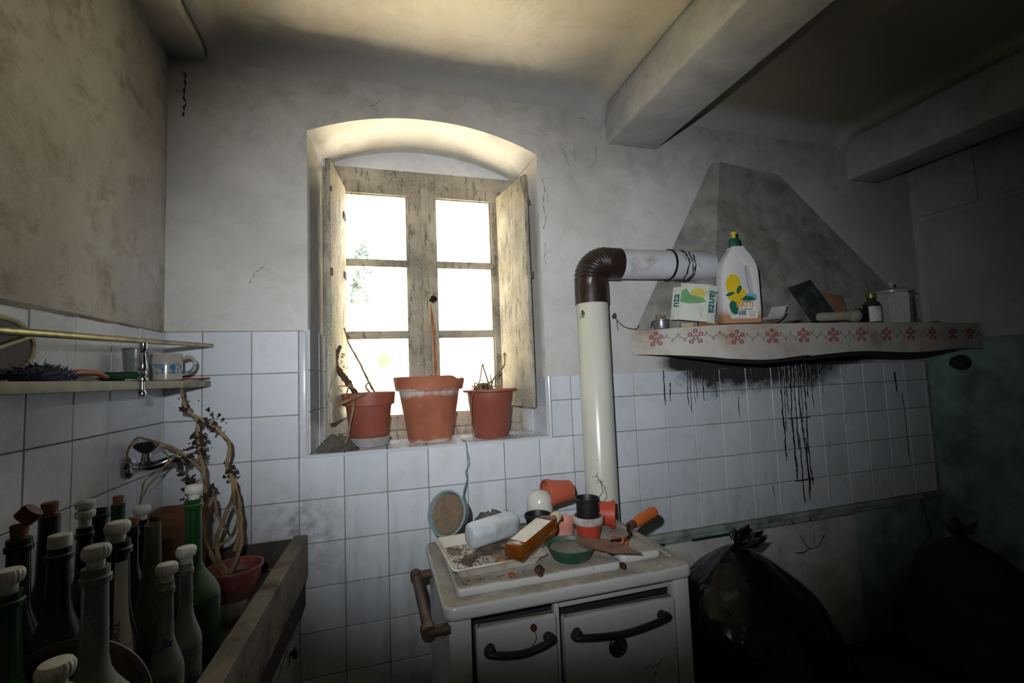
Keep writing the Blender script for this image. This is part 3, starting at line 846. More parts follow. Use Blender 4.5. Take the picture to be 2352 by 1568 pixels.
def bottle_profile(h, rb, rn, zs, zn, ring=True, taper=0.0):
    """h: height of the glass; rb/rn: body and neck radius; zs: where the shoulder starts; zn: where the neck becomes straight"""
    p = [(0, 0.004), (rb * 0.75, 0.0), (rb * 0.96, 0.006), (rb, 0.018), (rb, zs * 0.6), (rb * (1 - taper), zs)]
    rs = rb * (1 - taper)
    for i in range(1, 9):
        t = i / 8; k = 0.5 - 0.5 * math.cos(math.pi * t)
        p.append((rs + (rn * 1.12 - rs) * k, zs + (zn - zs) * t))
    p += [(rn * 1.04, zn + (h - zn) * .5), (rn, h - 0.030)]
    if ring: p += [(rn * 1.0, h - 0.022), (rn * 1.22, h - 0.020), (rn * 1.24, h - 0.012), (rn * 1.08, h - 0.010), (rn * 1.08, h)]
    else: p += [(rn * 1.02, h)]
    p += [(rn * 0.80, h), (rn * 0.78, h - 0.02)]
    return p

def bottle(label, x, y, zb, ztop, rb, rn, mat, stop='cap', zs=0.55, zn=0.75, ring=True, tilt=(0, 0, 0), name='glass_bottle', taper=0.0, gl=None, caps=1.0):
    ch = {'cap': 0.0385, 'flat': 0.0215, 'double': 0.069, 'cork': 0.026, None: 0.0}[stop] * caps
    caps *= 0.80; rn *= 0.84; ch *= 0.80
    h = ztop - zb - ch
    t = thing(name, label, 'bottle', (x, y, zb), tilt, 'stoppered bottles crowded into the sink')
    b = MB(); b.lathe(bottle_profile(h, rb, rn, h * zs, h * zn, ring, taper), 36)
    body = b.build('bottle_body', [mat], t)
    if stop: stopper(t, h, caps, (0, 0, random.uniform(0, 3)), stop)
    return t, body, h

# --- cement sink with a thick rim, apron, dark bearer and cabinet below
SZ, SF = -0.265, -0.359
sink = thing('cement_sink', 'grey cement sink with a thick rim running along the left wall', 'sink', (-0.2, -0.46, ZF))
sink_o = Vector((-0.2, -0.46, ZF))
def sp(b, name, mats): return b.build(name, mats, sink, tuple(-sink_o))
def slab(b, p0, p1, w, z0, z1, mat=0):
    """bar between plan points p0-p1, w wide to the left of the direction"""
    a = Vector((p0[0], p0[1], 0)); c = Vector((p1[0], p1[1], 0)); d = (c - a); n = Vector((-d.y, d.x, 0)).normalized() * w
    N = 16; vs = []; fs = []
    for i in range(N + 1):
        q = a + d * i / N; e = jit((q.x, q.y, 1), 14, 0.0016)
        vs += [(q.x, q.y, z0), (q.x + n.x, q.y + n.y, z0), (q.x + n.x, q.y + n.y, z1 - .004), (q.x + n.x * .9, q.y + n.y * .9, z1 + e), (q.x + n.x * .12, q.y + n.y * .1, z1 + e), (q.x, q.y, z1 - .006)]
    for i in range(N):
        for k in range(6): fs.append([i * 6 + k, i * 6 + (k + 1) % 6, (i + 1) * 6 + (k + 1) % 6, (i + 1) * 6 + k])
    fs.append([5, 4, 3, 2, 1, 0]); fs.append([N * 6 + k for k in range(6)])
    b.add(vs, fs, mat, False)
b = MB(); slab(b, (0.028, -0.012), (-0.008, -0.925), -0.047, -0.405, SZ); sp(b, 'front_rim', [STONE])
b = MB(); b.box((-0.2125, -0.022, -0.315), (0.379, 0.020, 0.085), bev=0.004); sp(b, 'back_wall', [STONEIN])
b = MB(); b.box((-0.226, -0.47, -0.380), (0.352, 0.878, 0.04), bev=0.003); sp(b, 'basin_floor', [STONEIN])
b = MB(); b.box((-0.228, -0.911, -0.335), (0.348, 0.026, 0.12), bev=0.004); sp(b, 'end_wall', [STONEIN])
b = MB(); slab(b, (0.020, -0.014), (-0.030, -0.925), -0.05, -0.50, -0.41); sp(b, 'bearer', [DARKRED])
b = MB(); b.box((-0.197, -0.475, -0.80), (0.40, 0.91, 0.598), bev=0.004); cab = sp(b, 'cabinet', [WHITEWOOD])
b = MB(); b.lathe([(0, 0), (0.006, 0), (0.006, 0.010), (0.015, 0.013), (0.016, 0.020), (0.012, 0.024), (0, 0.025)], 20, (0.006, -0.24, -0.535), align((1, 0, 0)))
b.build('knob', [BLACKPL], cab, tuple(-sink_o) if False else (0, 0, 0))
b = MB(); b.box((0.0070, -0.24, -0.80), (0.006, 0.36, 0.56), bev=0.003); b.build('door', [WHITEWOOD], cab)
# counter beside the sink
ct = thing('counter', 'low wooden counter beside the cement sink holding the nearest bottles', 'counter', (-0.2, -1.23, ZF))
b = MB(); b.box((-0.018, 0, 0.785), (0.385, 0.60, 0.03), bev=0.004); b.build('board', [DARKRED], ct)
for dx in (-0.17, 0.14):
    for dy in (-0.26, 0.26):
        b = MB(); b.box((dx, dy, 0.385), (0.04, 0.04, 0.77), bev=0.004); b.build('leg', [DARKWOOD], ct)

# --- bottles (in the sink unless noted)
CZ = -0.2995
bottle('tall bright green bottle with a white fluted stopper beside the sink rim', -0.118, -0.608, SF, 0.050, 0.052, 0.0175, G_GREEN, 'cap', 0.44, 0.66)
bottle('bottle with two white fluted stoppers stacked on its neck', -0.303, -0.627, SF, 0.043, 0.036, 0.0150, G_BLACK, 'double', 0.55, 0.74)
bottle('dark green open bottle against the tiles behind the double-stoppered one', -0.330, -0.521, SF, -0.001, 0.036, 0.0175, G_DGREEN, None, 0.55, 0.74)
t, bd, h = bottle('black wine bottle with torn foil label and white fluted stopper', -0.244, -0.536, SF, 0.001, 0.036, 0.0150, G_BLACK, 'cap', 0.50, 0.72)
FOIL = plain('foil_label', (190, 186, 150), 0.25, metal=0.85, dirt=(150, 130, 60), amt=0.5, scale=60, bump=1.0, bscale=160)
b = MB(); b.lathe([(0.0375, 0.10), (0.0378, 0.16)], 36); b.v = [v for v in b.v]
b = MB()
b.grid(lambda u, v: (0.0372 * math.cos(-1.6 + 1.5 * u), 0.0372 * math.sin(-1.6 + 1.5 * u), 0.085 + 0.075 * v + 0.010 * math.sin(9 * u) * (1 if v > .5 else 0)), 14, 4); b.build('foil_label', [FOIL], t)
bottle('green bottle closed with a pale cork near the tap', -0.350, -0.401, SF, 0.001, 0.036, 0.0165, G_GREEN, 'cork', 0.55, 0.74, False)
bottle('dark green bottle closed with a dark swollen cork by the tiled wall', -0.303, -0.733, SF, 0.064, 0.036, 0.0175, G_DGREEN, 'cork', 0.52, 0.74, False, caps=1.12)
t, bd, h = bottle('dark bottle with a cork and a red-topped seal tipped sideways', -0.303, -0.805, SF, 0.046, 0.034, 0.0175, G_BLACK, 'cork', 0.52, 0.74, True, caps=1.08)
b = MB(); b.lathe([(0, 0), (0.015, 0), (0.0155, 0.016), (0.014, 0.020), (0, 0.020)], 24, (0.004, 0.0, h + 0.030), rx(-0.2) @ ry(0.75)); b.build('seal_cap', [plain('red_seal', (92, 34, 30), 0.5, dirt=(140, 110, 60), amt=0.2, scale=50)], t)
bottle('wide dark green bottle with a flat dirty white screw cap', -0.225, -0.848, SF, 0.033, 0.042, 0.0165, G_DGREEN, 'flat', 0.48, 0.80, True, caps=1.12)
t, bd, h = bottle('near-black bottle with a white paper strip label lettered in red', -0.145, -0.853, SF, 0.046, 0.036, 0.0200, G_BLACK, 'cap', 0.46, 0.76, True, caps=1.05)
LABELW = plain('paper_label', (196, 194, 190), 0.8, dirt=(150, 144, 128), amt=0.35, scale=40)
REDINK = plain('red_ink', (128, 22, 48), 0.7)
def wrap_label(parent, r0, r1, z0, z1, a0, a1, mat, n=14, name='paper_label'):
    b = MB(); b.grid(lambda u, v: ((r0 + (r1 - r0) * v) * math.cos(a0 + (a1 - a0) * u), (r0 + (r1 - r0) * v) * math.sin(a0 + (a1 - a0) * u), z0 + (z1 - z0) * v), n, 10)
    return b.build(name, [mat], parent)
pr_ = bottle_profile(h, 0.036, 0.020, h * .46, h * .76)
def prof_r(prof, z):
    for (r0, z0), (r1, z1) in zip(prof[3:], prof[4:]):
        if z0 <= z <= z1 and z1 > z0: return r0 + (r1 - r0) * (z - z0) / (z1 - z0)
    return prof[3][0]
b = MB(); b.grid(lambda u, v: ((prof_r(pr_, h * (.50 + .42 * v)) + .0007) * math.cos(-1.25 + .85 * u), (prof_r(pr_, h * (.50 + .42 * v)) + .0007) * math.sin(-1.25 + .85 * u), h * (.50 + .42 * v)), 10, 16)
lb = b.build('paper_label', [LABELW], t)
text_mesh('lettering', 'TORES', 0.0135, REDINK, lb, (0.0305 * math.cos(-1.1) , 0.0305 * math.sin(-1.1) - .0035, h * 0.63), (math.pi / 2, math.pi / 2, 0.35), 0.0008)
bottle('small slim dark bottle with a thin wooden plug', -0.231, -0.602, SF, -0.009, 0.022, 0.011, G_BLACK, 'cork', 0.6, 0.78, True, caps=0.9)
bottle('dusty open olive flask with sloping shoulders', -0.157, -0.698, SF, -0.004, 0.042, 0.0160, G_OLIVE, None, 0.30, 0.80, False)
BLUEINK = plain('blue_ink', (34, 44, 120), 0.6)
t, bd, h = bottle('small clear juice bottle with a white stopper, farther of the pair by the rim', -0.078, -0.761, SF, -0.035, 0.0265, 0.0125, G_CLEAR, 'cap', 0.50, 0.72)
wrap_label(t, 0.0270, 0.0270, 0.03, 0.10, -1.9, -0.2, plain('blue_grey_label', (96, 100, 116), 0.6, dirt=(70, 66, 64), amt=0.4))
t, bd, h = bottle('small clear juice bottle with blue lettering, nearer of the pair by the rim', -0.087, -0.819, SF, -0.043, 0.0275, 0.0125, G_CLEAR, 'cap', 0.46, 0.70)
text_mesh('lettering', 'Ju', 0.020, BLUEINK, t, (0.008, -0.0190, h * 0.66), (math.pi / 2 - .1, 0, 0.35), 0.0008, shear=0.2, bold=.0006)
text_mesh('lettering', 'fiu', 0.030, BLUEINK, t, (0.008, -0.0282, h * 0.26), (math.pi / 2, 0.15, 0.3), 0.0008, shear=0.2, bold=.0006)
t, bd, h = bottle('large pear-shaped dusty clear flask with a white fluted stopper', -0.092, -1.021, CZ, 0.057, 0.080, 0.0170, G_CLEAR, 'cap', 0.26, 0.64, True, caps=0.95)
bottle('green bottle with a white fluted stopper cut by the picture edge', -0.213, -0.974, CZ, 0.026, 0.031, 0.0175, G_GREEN, 'cap', 0.42, 0.68)
bottle('nearest bottle, showing only its white fluted stopper at the bottom', -0.063, -1.150, CZ, -0.025, 0.034, 0.0165, G_CLEAR, 'cap', 0.5, 0.72)
# round pan leaning between the bottles
b = MB(); b.lathe([(0, 0), (0.084, 0.0), (0.090, 0.003), (0.094, 0.008), (0.101, 0.009), (0.101, 0.012), (0.092, 0.011), (0.086, 0.004), (0, 0.003)], 48)
tag(b.build('round_pan', [plain('enamel_pan', (112, 98, 80), 0.6, dirt=(130, 80, 54), amt=0.3, scale=20)], None, (-0.158, -0.9265, CZ + 0.102), (math.radians(90), 0, 0)), 'shallow round enamel pan with a brown rim standing behind the pear-shaped flask', 'pan')

# --- wall shelf with a brass gallery rail
shl = thing('wall_shelf', 'narrow whitish wall shelf with a brass gallery rail on the left wall', 'shelf', (-0.34, -0.6, 0.284))
SH = Vector((-0.34, -0.6, 0.284))
SHM = plain('shelf_paint', (158, 152, 132), 0.75, dirt=(118, 108, 84), amt=0.4, scale=7)
b = MB(); b.box((-0.3395, -0.70, 0.2725), (0.137, 1.37, 0.021), bev=0.003); b.build('board', [SHM], shl, tuple(-SH))
b = MB(); b.tube([(-0.268, -1.38, 0.338), (-0.268, -0.9, 0.360), (-0.268, -0.5, 0.378), (-0.268, -0.02, 0.401)], 0.0065, 12); b.build('rail', [BRASS], shl, tuple(-SH))
for yy in (-0.487, -1.2):
    zt = 0.401 + (yy + .02) * .0478
    b = MB(); b.lathe([(0, -0.040), (0.007, -0.038), (0.0085, -0.031), (0.006, -0.024), (0.004, -0.022), (0.004, -0.004), (0.010, 0.001), (0.010, 0.005), (0.006, 0.009), (0.010, 0.016), (0.0075, 0.022), (0.0100, 0.028), (0.0085, 0.040), (0.0050, 0.066), (0.0080, 0.070), (0.0080, zt - 0.284 - .004), (0, zt - 0.284)], 20, (-0.268, yy, 0.284))
    b.build('baluster', [CHROME], shl, tuple(-SH))
# things on the shelf
b = MB()
def oval(u, v):
    a = 2 * math.pi * u; r = v
    x = 0.072 * math.cos(a) * r; z = 0.060 * math.sin(a) * r
    return (x, 0.004 if v < .86 else (-0.006 if v < .99 else 0.0), z)
tr = thing('oval_tray', 'dark brown oval tray with a cream rim leaning against the tiles', 'tray', (-0.385, -0.755, 0.2845), (0, 0, math.radians(88)))
b = MB(); b.prism([(0.092 * math.cos(2 * math.pi * i / 48), 0.058 * math.sin(2 * math.pi * i / 48)) for i in range(48)], 0.006, (0, 0.0, 0.061), rx(math.pi / 2) @ rz(0.12)); b.build('tray_face', [plain('tray_brown', (58, 34, 28), 0.6, dirt=(84, 58, 44), amt=0.3)], tr)
b = MB(); b.tube([rz(0) @ Vector((0.092 * math.cos(a) * math.cos(.12) - 0.058 * math.sin(a) * math.sin(.12), -0.004, 0.061 + 0.058 * math.sin(a) * math.cos(.12) + .092 * math.cos(a) * math.sin(.12))) for a in [2 * math.pi * i / 56 for i in range(56)]], 0.006, 8, closed=True)
b.tube([(-0.085, -0.012, 0.040), (-0.02, -0.014, 0.055), (0.075, -0.012, 0.088)], 0.0035, 8)
b.build('rim', [plain('cream_plastic', (190, 180, 146), 0.55, dirt=(140, 126, 90), amt=0.4)], tr)
# bristly scouring brush
sb = thing('scrubbing_brush', 'blue-black bristly brush with an orange wooden handle on the wall shelf', 'brush', (-0.318, -0.70, 0.2845))
b = MB(); rnd = random.Random(4)
for i in range(420):
    a = rnd.uniform(0, 6.283); k = rnd.uniform(0, 1) ** 0.6; L = rnd.uniform(0.010, 0.026)
    p = Vector((0.030 * k * math.cos(a), -0.04 + 0.085 * k * math.sin(a), 0.002 + 0.022 * (1 - k)))
    d = Vector((rnd.uniform(-1, 1), rnd.uniform(-1, 1), rnd.uniform(0.2, 1.2))).normalized() * L
    b.tube([p, p + d * .5, p + d + Vector((0, 0, -.002))], [0.0013, 0.001, 0.0004], 3, cap=False)
b.lathe([(0, 0), (0.030, 0.001), (0.034, 0.012), (0.020, 0.024), (0, 0.027)], 20, (0, -0.04, 0), None, 0, True, (1.0, 0.9, 2.2))
b.build('bristles', [plain('blue_bristle', (36, 42, 66), 0.8, dirt=(84, 86, 96), amt=0.3, scale=80)], sb)['kind'] = 'stuff'
b = MB(); b.tube(spline([(0, 0.02, 0.014), (0.004, 0.08, 0.018), (0.006, 0.125, 0.016), (0.006, 0.155, 0.008)]), [0.007] * 6 + [0.006] * 6 + [0.005] * 7, 10); b.build('handle', [plain('orange_wood', (150, 84, 46), 0.5)], sb)
# stack of plates
for k, (lab, c) in enumerate((('dull green plate at the bottom of the stack on the wall shelf', (48, 84, 60)), ('bright green plate, second of the stack on the wall shelf', (34, 118, 78)), ('dark green upper plate of the stack on the wall shelf', (40, 92, 66)))):
    b = MB(); b.lathe([(0, 0.0), (0.030, 0.0), (0.050, 0.008), (0.052, 0.009), (0.050, 0.0105), (0.030, 0.003), (0, 0.003)], 36)
    tag(b.build('plate', [plain('green_glaze_%d' % k, c, 0.35, dirt=(90, 90, 70), amt=0.3)], None, (-0.338, -0.420 + .004 * k, 0.284 + 0.0062 * k)), lab, 'plate', 'plates on the wall shelf')
# drinking glass
b = MB(); b.lathe([(0, 0), (0.022, 0.0), (0.026, 0.03), (0.030, 0.088), (0.0285, 0.088), (0.0245, 0.03), (0.020, 0.006), (0, 0.006)], 32)
tag(b.build('drinking_glass', [G_CLEAR], None, (-0.355, -0.318, 0.284)), 'dusty clear drinking glass on the shelf behind the mug', 'glass')
# mug
MUG = NT('mug_glaze')
_co = MUG.obj(); _s = MUG.sep(_co)
_band = MUG.math('MULTIPLY', MUG.maprange(_s[2], 0.018, 0.022), MUG.maprange(_s[2], 0.052, 0.047))
_fl = MUG.maprange(MUG.noise(_co, 75, 3, 0.6, 0.4), 0.44, 0.56)
MUG.col(MUG.mix(MUG.math('MULTIPLY', _band, _fl), MUG.mix(MUG.noise(_co, 20, 4), srgb(150, 146, 132), srgb(176, 172, 160)), srgb(52, 104, 140)))
MUG.set(Roughness=0.18)
mg = thing('mug', 'pale ceramic mug with a blue flower band at the end of the wall shelf', 'mug', (-0.332, -0.195, 0.284), (0, 0, 0.6))
b = MB(); b.lathe([(0, 0), (0.034, 0.0), (0.039, 0.004), (0.0405, 0.04), (0.0395, 0.078), (0.0385, 0.080), (0.036, 0.078), (0.037, 0.04), (0.034, 0.008), (0, 0.006)], 40); b.build('mug_body', [MUG.mat], mg)
b = MB(); b.tube(spline([(0.038, 0, 0.066), (0.060, 0, 0.071), (0.074, 0, 0.052), (0.064, 0, 0.028), (0.038, 0, 0.018)], 6), 0.0055, 10); b.build('handle', [MUG.mat], mg)
b = MB(); b.tube([(0, 0, 0), (0.02, 0.12, 0.003)], [0.0035, 0.0022], 6)
tag(b.build('pencil', [plain('red_pencil', (150, 52, 36), 0.5)], None, (-0.300, -0.165, 0.288), (0, 0, -0.12)), 'thin red pencil poking past the end of the wall shelf', 'pencil')
b = MB(); b.box((0, 0, 0.002), (0.010, 0.045, 0.003), bev=.001)
tag(b.build('chalk_stick', [WHITEPL], None, (-0.285, -0.50, 0.284), (0, 0, .1)), 'small flat white stick at the front edge of the wall shelf', 'stick')

# --- wall tap
tap = thing('wall_tap', 'chrome wall tap with a round handle and curved spout above the bottles', 'tap', (XL + 0.009, -0.235, 0.045))
b = MB(); b.lathe([(0, 0), (0.030, 0.0), (0.031, 0.006), (0.024, 0.014), (0.014, 0.018), (0.013, 0.032), (0, 0.032)], 28, (0, 0, 0), align((1, 0, 0))); b.build('wall_flange', [CHROME], tap)
b = MB(); b.tube(spline([(0.02, 0, 0), (0.05, 0.005, -0.002), (0.078, 0.012, 0.004), (0.098, 0.02, 0.012), (0.112, 0.03, 0.006), (0.117, 0.034, -0.016), (0.117, 0.034, -0.028)], 5), [0.012] * 12 + [0.0115] * 19, 16); b.build('spout', [CHROME], tap)
b = MB(); b.lathe([(0, 0), (0.012, 0), (0.013, 0.012), (0.011, 0.026), (0.012, 0.032), (0, 0.032)], 20, (0.045, 0.0, 0.006)); b.build('valve_body', [CHROME], tap)
b = MB(); ribbed(b, [(0.010, 0.0, 0), (0.014, 0.004, .1), (0.028, 0.018, .14), (0.029, 0.026, .14), (0.024, 0.031, .05), (0.008, 0.033, 0)], (0.045, 0.0, 0.036), None, 48, 4); b.build('handle', [BLACKPL], tap)

# --- terracotta planter at the back of the sink, red bowl on a white block, dead plants
b = MB()
def trough(b, x0, x1, y0, y1, z0, z1, t, flare=0.0):
    outer = [(x0, y0), (x1, y0), (x1, y1), (x0, y1)]
    def ring(o, z): return [(x0 - o, y0 - o, z), (x1 + o, y0 - o, z), (x1 + o, y1 + o, z), (x0 - o, y1 + o, z)]
    rings = [ring(-flare, z0), ring(0, z1 - .035), ring(.006, z1 - .033), ring(.006, z1), ring(-t, z1), ring(-t - flare * .6, z1 - .05)]
    vs = [v for r in rings for v in r]; fs = [[3, 2, 1, 0]]
    for j in range(len(rings) - 1):
        for i in range(4): fs.append([j * 4 + i, j * 4 + (i + 1) % 4, (j + 1) * 4 + (i + 1) % 4, (j + 1) * 4 + i])
    fs.append([(len(rings) - 1) * 4 + i for i in range(4)])
    b.add(vs, fs)
trough(b, -0.066, 0.066, -0.058, 0.058, 0, 0.245, 0.010, 0.012)
tag(b.build('planter', [plain('dull_terracotta', (122, 80, 52), 0.9, dirt=(90, 66, 48), amt=0.5, scale=14)], None, (-0.326, -0.102, SF)), 'rectangular terracotta planter at the back of the sink behind the bottles', 'planter')
b = MB(); b.box((0, 0, 0.0265), (0.075, 0.06, 0.053), bev=0.004)
tag(b.build('block', [plain('white_block', (176, 172, 150), 0.8, dirt=(120, 112, 90), amt=0.5)], None, (-0.110, -0.350, SF)), 'small whitish block under the red plastic bowl in the sink', 'block')
rb = thing('bowl_planter', 'faded red plastic bowl with soil and a tall dead plant in the sink', 'pot', (-0.112, -0.335, SF + 0.053))
b = MB(); b.lathe([(0, 0), (0.050, 0.0), (0.060, 0.03), (0.068, 0.070), (0.072, 0.072), (0.072, 0.078), (0.066, 0.078), (0.058, 0.03), (0.046, 0.006), (0, 0.006)], 44); b.build('bowl', [plain('faded_red_plastic', (134, 66, 56), 0.6, dirt=(150, 118, 104), amt=0.4, scale=20)], rb)
b = MB(); b.lathe([(0.060, 0.045), (0.03, 0.052), (0, 0.056)], 28); b.build('soil', [SOIL], rb)
def PB(p): return Vector(p) - Vector((-0.112, -0.335, SF + 0.053))
stems = [
 [(-0.128, -0.325, -0.255), (-0.105, -0.30, -0.19), (-0.118, -0.27, -0.12), (-0.145, -0.25, -0.07)],
 [(-0.132, -0.325, -0.255), (-0.165, -0.31, -0.18), (-0.150, -0.27, -0.10), (-0.137, -0.25, -0.04), (-0.158, -0.245, 0.03), (-0.150, -0.245, 0.09), (-0.178, -0.25, 0.135), (-0.215, -0.25, 0.165), (-0.252, -0.25, 0.190), (-0.268, -0.25, 0.235), (-0.275, -0.247, 0.262)],
 [(-0.165, -0.31, -0.18), (-0.130, -0.28, -0.16), (-0.12, -0.26, -0.09), (-0.132, -0.25, -0.03), (-0.150, -0.25, 0.02)],
 [(-0.140, -0.325, -0.255), (-0.195, -0.31, -0.15), (-0.200, -0.28, -0.06), (-0.210, -0.26, 0.02), (-0.228, -0.25, 0.09), (-0.232, -0.25, 0.16), (-0.250, -0.25, 0.190)],
 [(-0.210, -0.26, 0.02), (-0.245, -0.255, 0.055), (-0.290, -0.255, 0.095), (-0.340, -0.26, 0.118), (-0.372, -0.265, 0.128), (-0.392, -0.27, 0.09), (-0.385, -0.27, 0.062)],
 [(-0.228, -0.25, 0.05), (-0.27, -0.25, 0.075), (-0.31, -0.255, 0.10)],
 [(-0.195, -0.29, -0.10), (-0.185, -0.27, -0.05), (-0.175, -0.26, -0.11), (-0.15, -0.27, -0.15)],
 [(-0.120, -0.30, -0.20), (-0.108, -0.285, -0.13), (-0.122, -0.26, -0.06)],
 [(-0.27, -0.255, 0.085), (-0.31, -0.26, 0.04), (-0.345, -0.28, 0.01), (-0.355, -0.28, -0.07), (-0.348, -0.28, -0.10)],
 [(-0.340, -0.26, 0.118), (-0.30, -0.258, 0.062), (-0.345, -0.28, -0.02), (-0.365, -0.28, -0.11)],
]
for i, s_ in enumerate(stems):
    pts = [PB(p) + Vector((jit(p, 40, .004), jit((p[1], p[2], p[0]), 40, .004), 0)) for p in spline(s_, 6)]
    r0 = (0.0062, 0.0068, 0.005, 0.0064, 0.0038, 0.0036, 0.005, 0.0055, 0.0028, 0.0022)[i]
    b = MB(); b.tube(pts, [r0 * (1 - 0.45 * k / len(pts)) * (1 + .14 * math.sin(k * 2.1)) for k in range(len(pts))], 8)
    b.build('stem', [STEM], rb)
b = MB(); rnd = random.Random(11)
def leafq(b, p, s, rnd):
    u = Vector((rnd.uniform(-1, 1), rnd.uniform(-1, 1), rnd.uniform(-1, .4))).normalized(); w = u.orthogonal().normalized(); n = u.cross(w) * s * .35
    b.add([p, p + u * s * .5 + w * s * .4 + n, p + u * s + n * .4, p + u * s * .5 - w * s * .4 + n, p + u * s * .55], [[0, 1, 4], [1, 2, 4], [2, 3, 4], [3, 0, 4]], 0, True)
for c, n, sp_ in (((-0.200, -0.25, 0.155), 26, .035), ((-0.228, -0.25, 0.10), 36, .034), ((-0.262, -0.25, 0.06), 14, .022), ((-0.266, -0.25, 0.21), 9, .02), ((-0.245, -0.26, -0.01), 26, .03), ((-0.195, -0.27, -0.04), 16, .025), ((-0.255, -0.26, -0.055), 10, .02), ((-0.150, -0.25, 0.02), 8, .02)):
    for k in range(n): leafq(b, PB(c) + Vector((rnd.gauss(0, sp_ * .32), rnd.gauss(0, .008), rnd.gauss(0, sp_ * .55))), rnd.uniform(.008, .024), rnd)
b.build('withered_leaves', [DRYLEAF], rb)['kind'] = 'stuff'
# ------------------------------------------------------------------ things on the window sill
def mat_oldterra():
    m = NT('weathered_terracotta')
    co = m.obj(); s = m.sep(co)
    n1 = m.noise(co, 9, 6, 0.6)
    base = m.ramp(n1, [(0.3, srgb(150, 88, 66)), (0.6, srgb(174, 108, 82)), (0.8, srgb(184, 126, 104))])
    n2 = m.noise(co, 14, 7, 0.7, 0.5)
    band = m.math('ADD', m.maprange(m.math('ABSOLUTE', m.math('SUBTRACT', s[2], 0.198)), 0.028, 0.004), m.maprange(s[2], 0.020, 0.004))
    k = m.maprange(m.math('ADD', m.math('MULTIPLY', band, 0.30), m.math('MULTIPLY', n2, 0.95)), 0.60, 0.80)
    base = m.mix(m.math('MULTIPLY', k, 0.85), base, srgb(206, 200, 192))
    m.col(base); m.set(Roughness=0.9, Specular_IOR_Level=0.2)
    m.bump(m.noise(co, 60, 5, 0.6), 0.4, 0.004)
    return m.mat
OLDTERRA = mat_oldterra()
PLTERRA = plain('terracotta_plastic', (148, 80, 64), 0.5, dirt=(124, 66, 52), amt=0.3, scale=10)
SZL = 0.0065
pc = thing('clay_pot', 'large weathered terracotta pot with lime bloom, middle of the sill', 'pot', (0.477, 0.148, SZL), None, 'pots on the window sill')
b = MB(); b.lathe([(0, 0), (0.088, 0.0), (0.090, 0.004), (0.118, 0.170), (0.124, 0.205), (0.138, 0.207), (0.146, 0.258), (0.143, 0.264), (0.132, 0.262), (0.122, 0.20), (0.10, 0.10), (0.082, 0.02), (0, 0.02)], 56)
o = b.build('pot_body', [OLDTERRA], pc)
for v in o.data.vertices:                       # chipped rim towards the right
    if v.co.z > 0.245 and v.co.x > 0.06: v.co.z -= 0.014 * min(1, (v.co.x - 0.06) / 0.05) + 0.004 * math.sin(v.co.y * 120)
b = MB(); b.lathe([(0.124, 0.215), (0.06, 0.222), (0, 0.226)], 32); b.build('soil', [SOIL], pc)

pl = thing('clay_pot', 'brown-red pot in a grey saucer with bent dead stems, at the left shutter', 'pot', (0.235, 0.135, SZL), None, 'pots on the window sill')
b = MB(); b.lathe([(0, 0.012), (0.066, 0.012), (0.070, 0.016), (0.087, 0.150), (0.090, 0.158), (0.099, 0.160), (0.103, 0.205), (0.100, 0.208), (0.094, 0.206), (0.086, 0.155), (0.066, 0.03), (0, 0.03)], 48); b.build('pot_body', [PLTERRA], pl)
b = MB(); b.lathe([(0, 0), (0.074, 0.0), (0.078, 0.006), (0.081, 0.034), (0.078, 0.036), (0.073, 0.010), (0, 0.010)], 44); b.build('saucer', [plain('grey_saucer', (158, 152, 152), 0.7, dirt=(120, 126, 116), amt=0.35, scale=22)], pl)
b = MB(); b.lathe([(0.088, 0.185), (0, 0.192)], 32); b.build('soil', [SOIL], pl)
def PL(p): return Vector(p) - Vector((0.235, 0.135, SZL))
for pts, r in (([(0.20, 0.10, 0.19), (0.175, 0.085, 0.235), (0.150, 0.08, 0.275), (0.128, 0.075, 0.31), (0.118, 0.07, 0.335), (0.126, 0.07, 0.375), (0.136, 0.07, 0.40)], 0.0085),
               ([(0.165, 0.085, 0.25), (0.140, 0.08, 0.285), (0.118, 0.07, 0.318)], 0.010),
               ([(0.270, 0.12, 0.19), (0.235, 0.10, 0.26), (0.205, 0.09, 0.33), (0.165, 0.08, 0.41), (0.150, 0.08, 0.47)], 0.0038),
               ([(0.262, 0.08, 0.205), (0.220, 0.035, 0.21), (0.175, 0.022, 0.195), (0.118, 0.03, 0.172)], 0.0065),
               ([(0.255, 0.10, 0.20), (0.225, 0.07, 0.235), (0.236, 0.07, 0.252), (0.250, 0.08, 0.225)], 0.003),
               ([(0.185, 0.022, 0.19), (0.178, 0.02, 0.14), (0.168, 0.02, 0.10), (0.160, 0.02, 0.055), (0.152, 0.02, 0.035)], 0.0042),
               ([(0.195, 0.10, 0.195), (0.170, 0.07, 0.25), (0.158, 0.06, 0.22), (0.150, 0.055, 0.20)], 0.003),
               ([(0.175, 0.07, 0.24), (0.135, 0.06, 0.245), (0.128, 0.055, 0.235), (0.140, 0.05, 0.225)], 0.0018)):
    P_ = spline(pts, 6); b = MB()
    b.tube([PL(p) + Vector((jit(p, 50, .003), jit((p.z, p.x, p.y), 50, .003), 0)) for p in P_], [1.3 * r * (1 - .4 * k / len(P_)) * (1 + .16 * math.sin(k * 1.9)) for k in range(len(P_))], 8)
    b.build('stem', [STEMD if r > .008 else STEM], pl)
b = MB(); rnd = random.Random(5)
for i in range(26): leafq(b, PL((0.14, 0.075, 0.30)) + Vector((rnd.gauss(0, .018), rnd.gauss(0, .01), rnd.gauss(0, .03))), rnd.uniform(.006, .014), rnd)
b.build('dead_buds', [STEMD], pl)['kind'] = 'stuff'

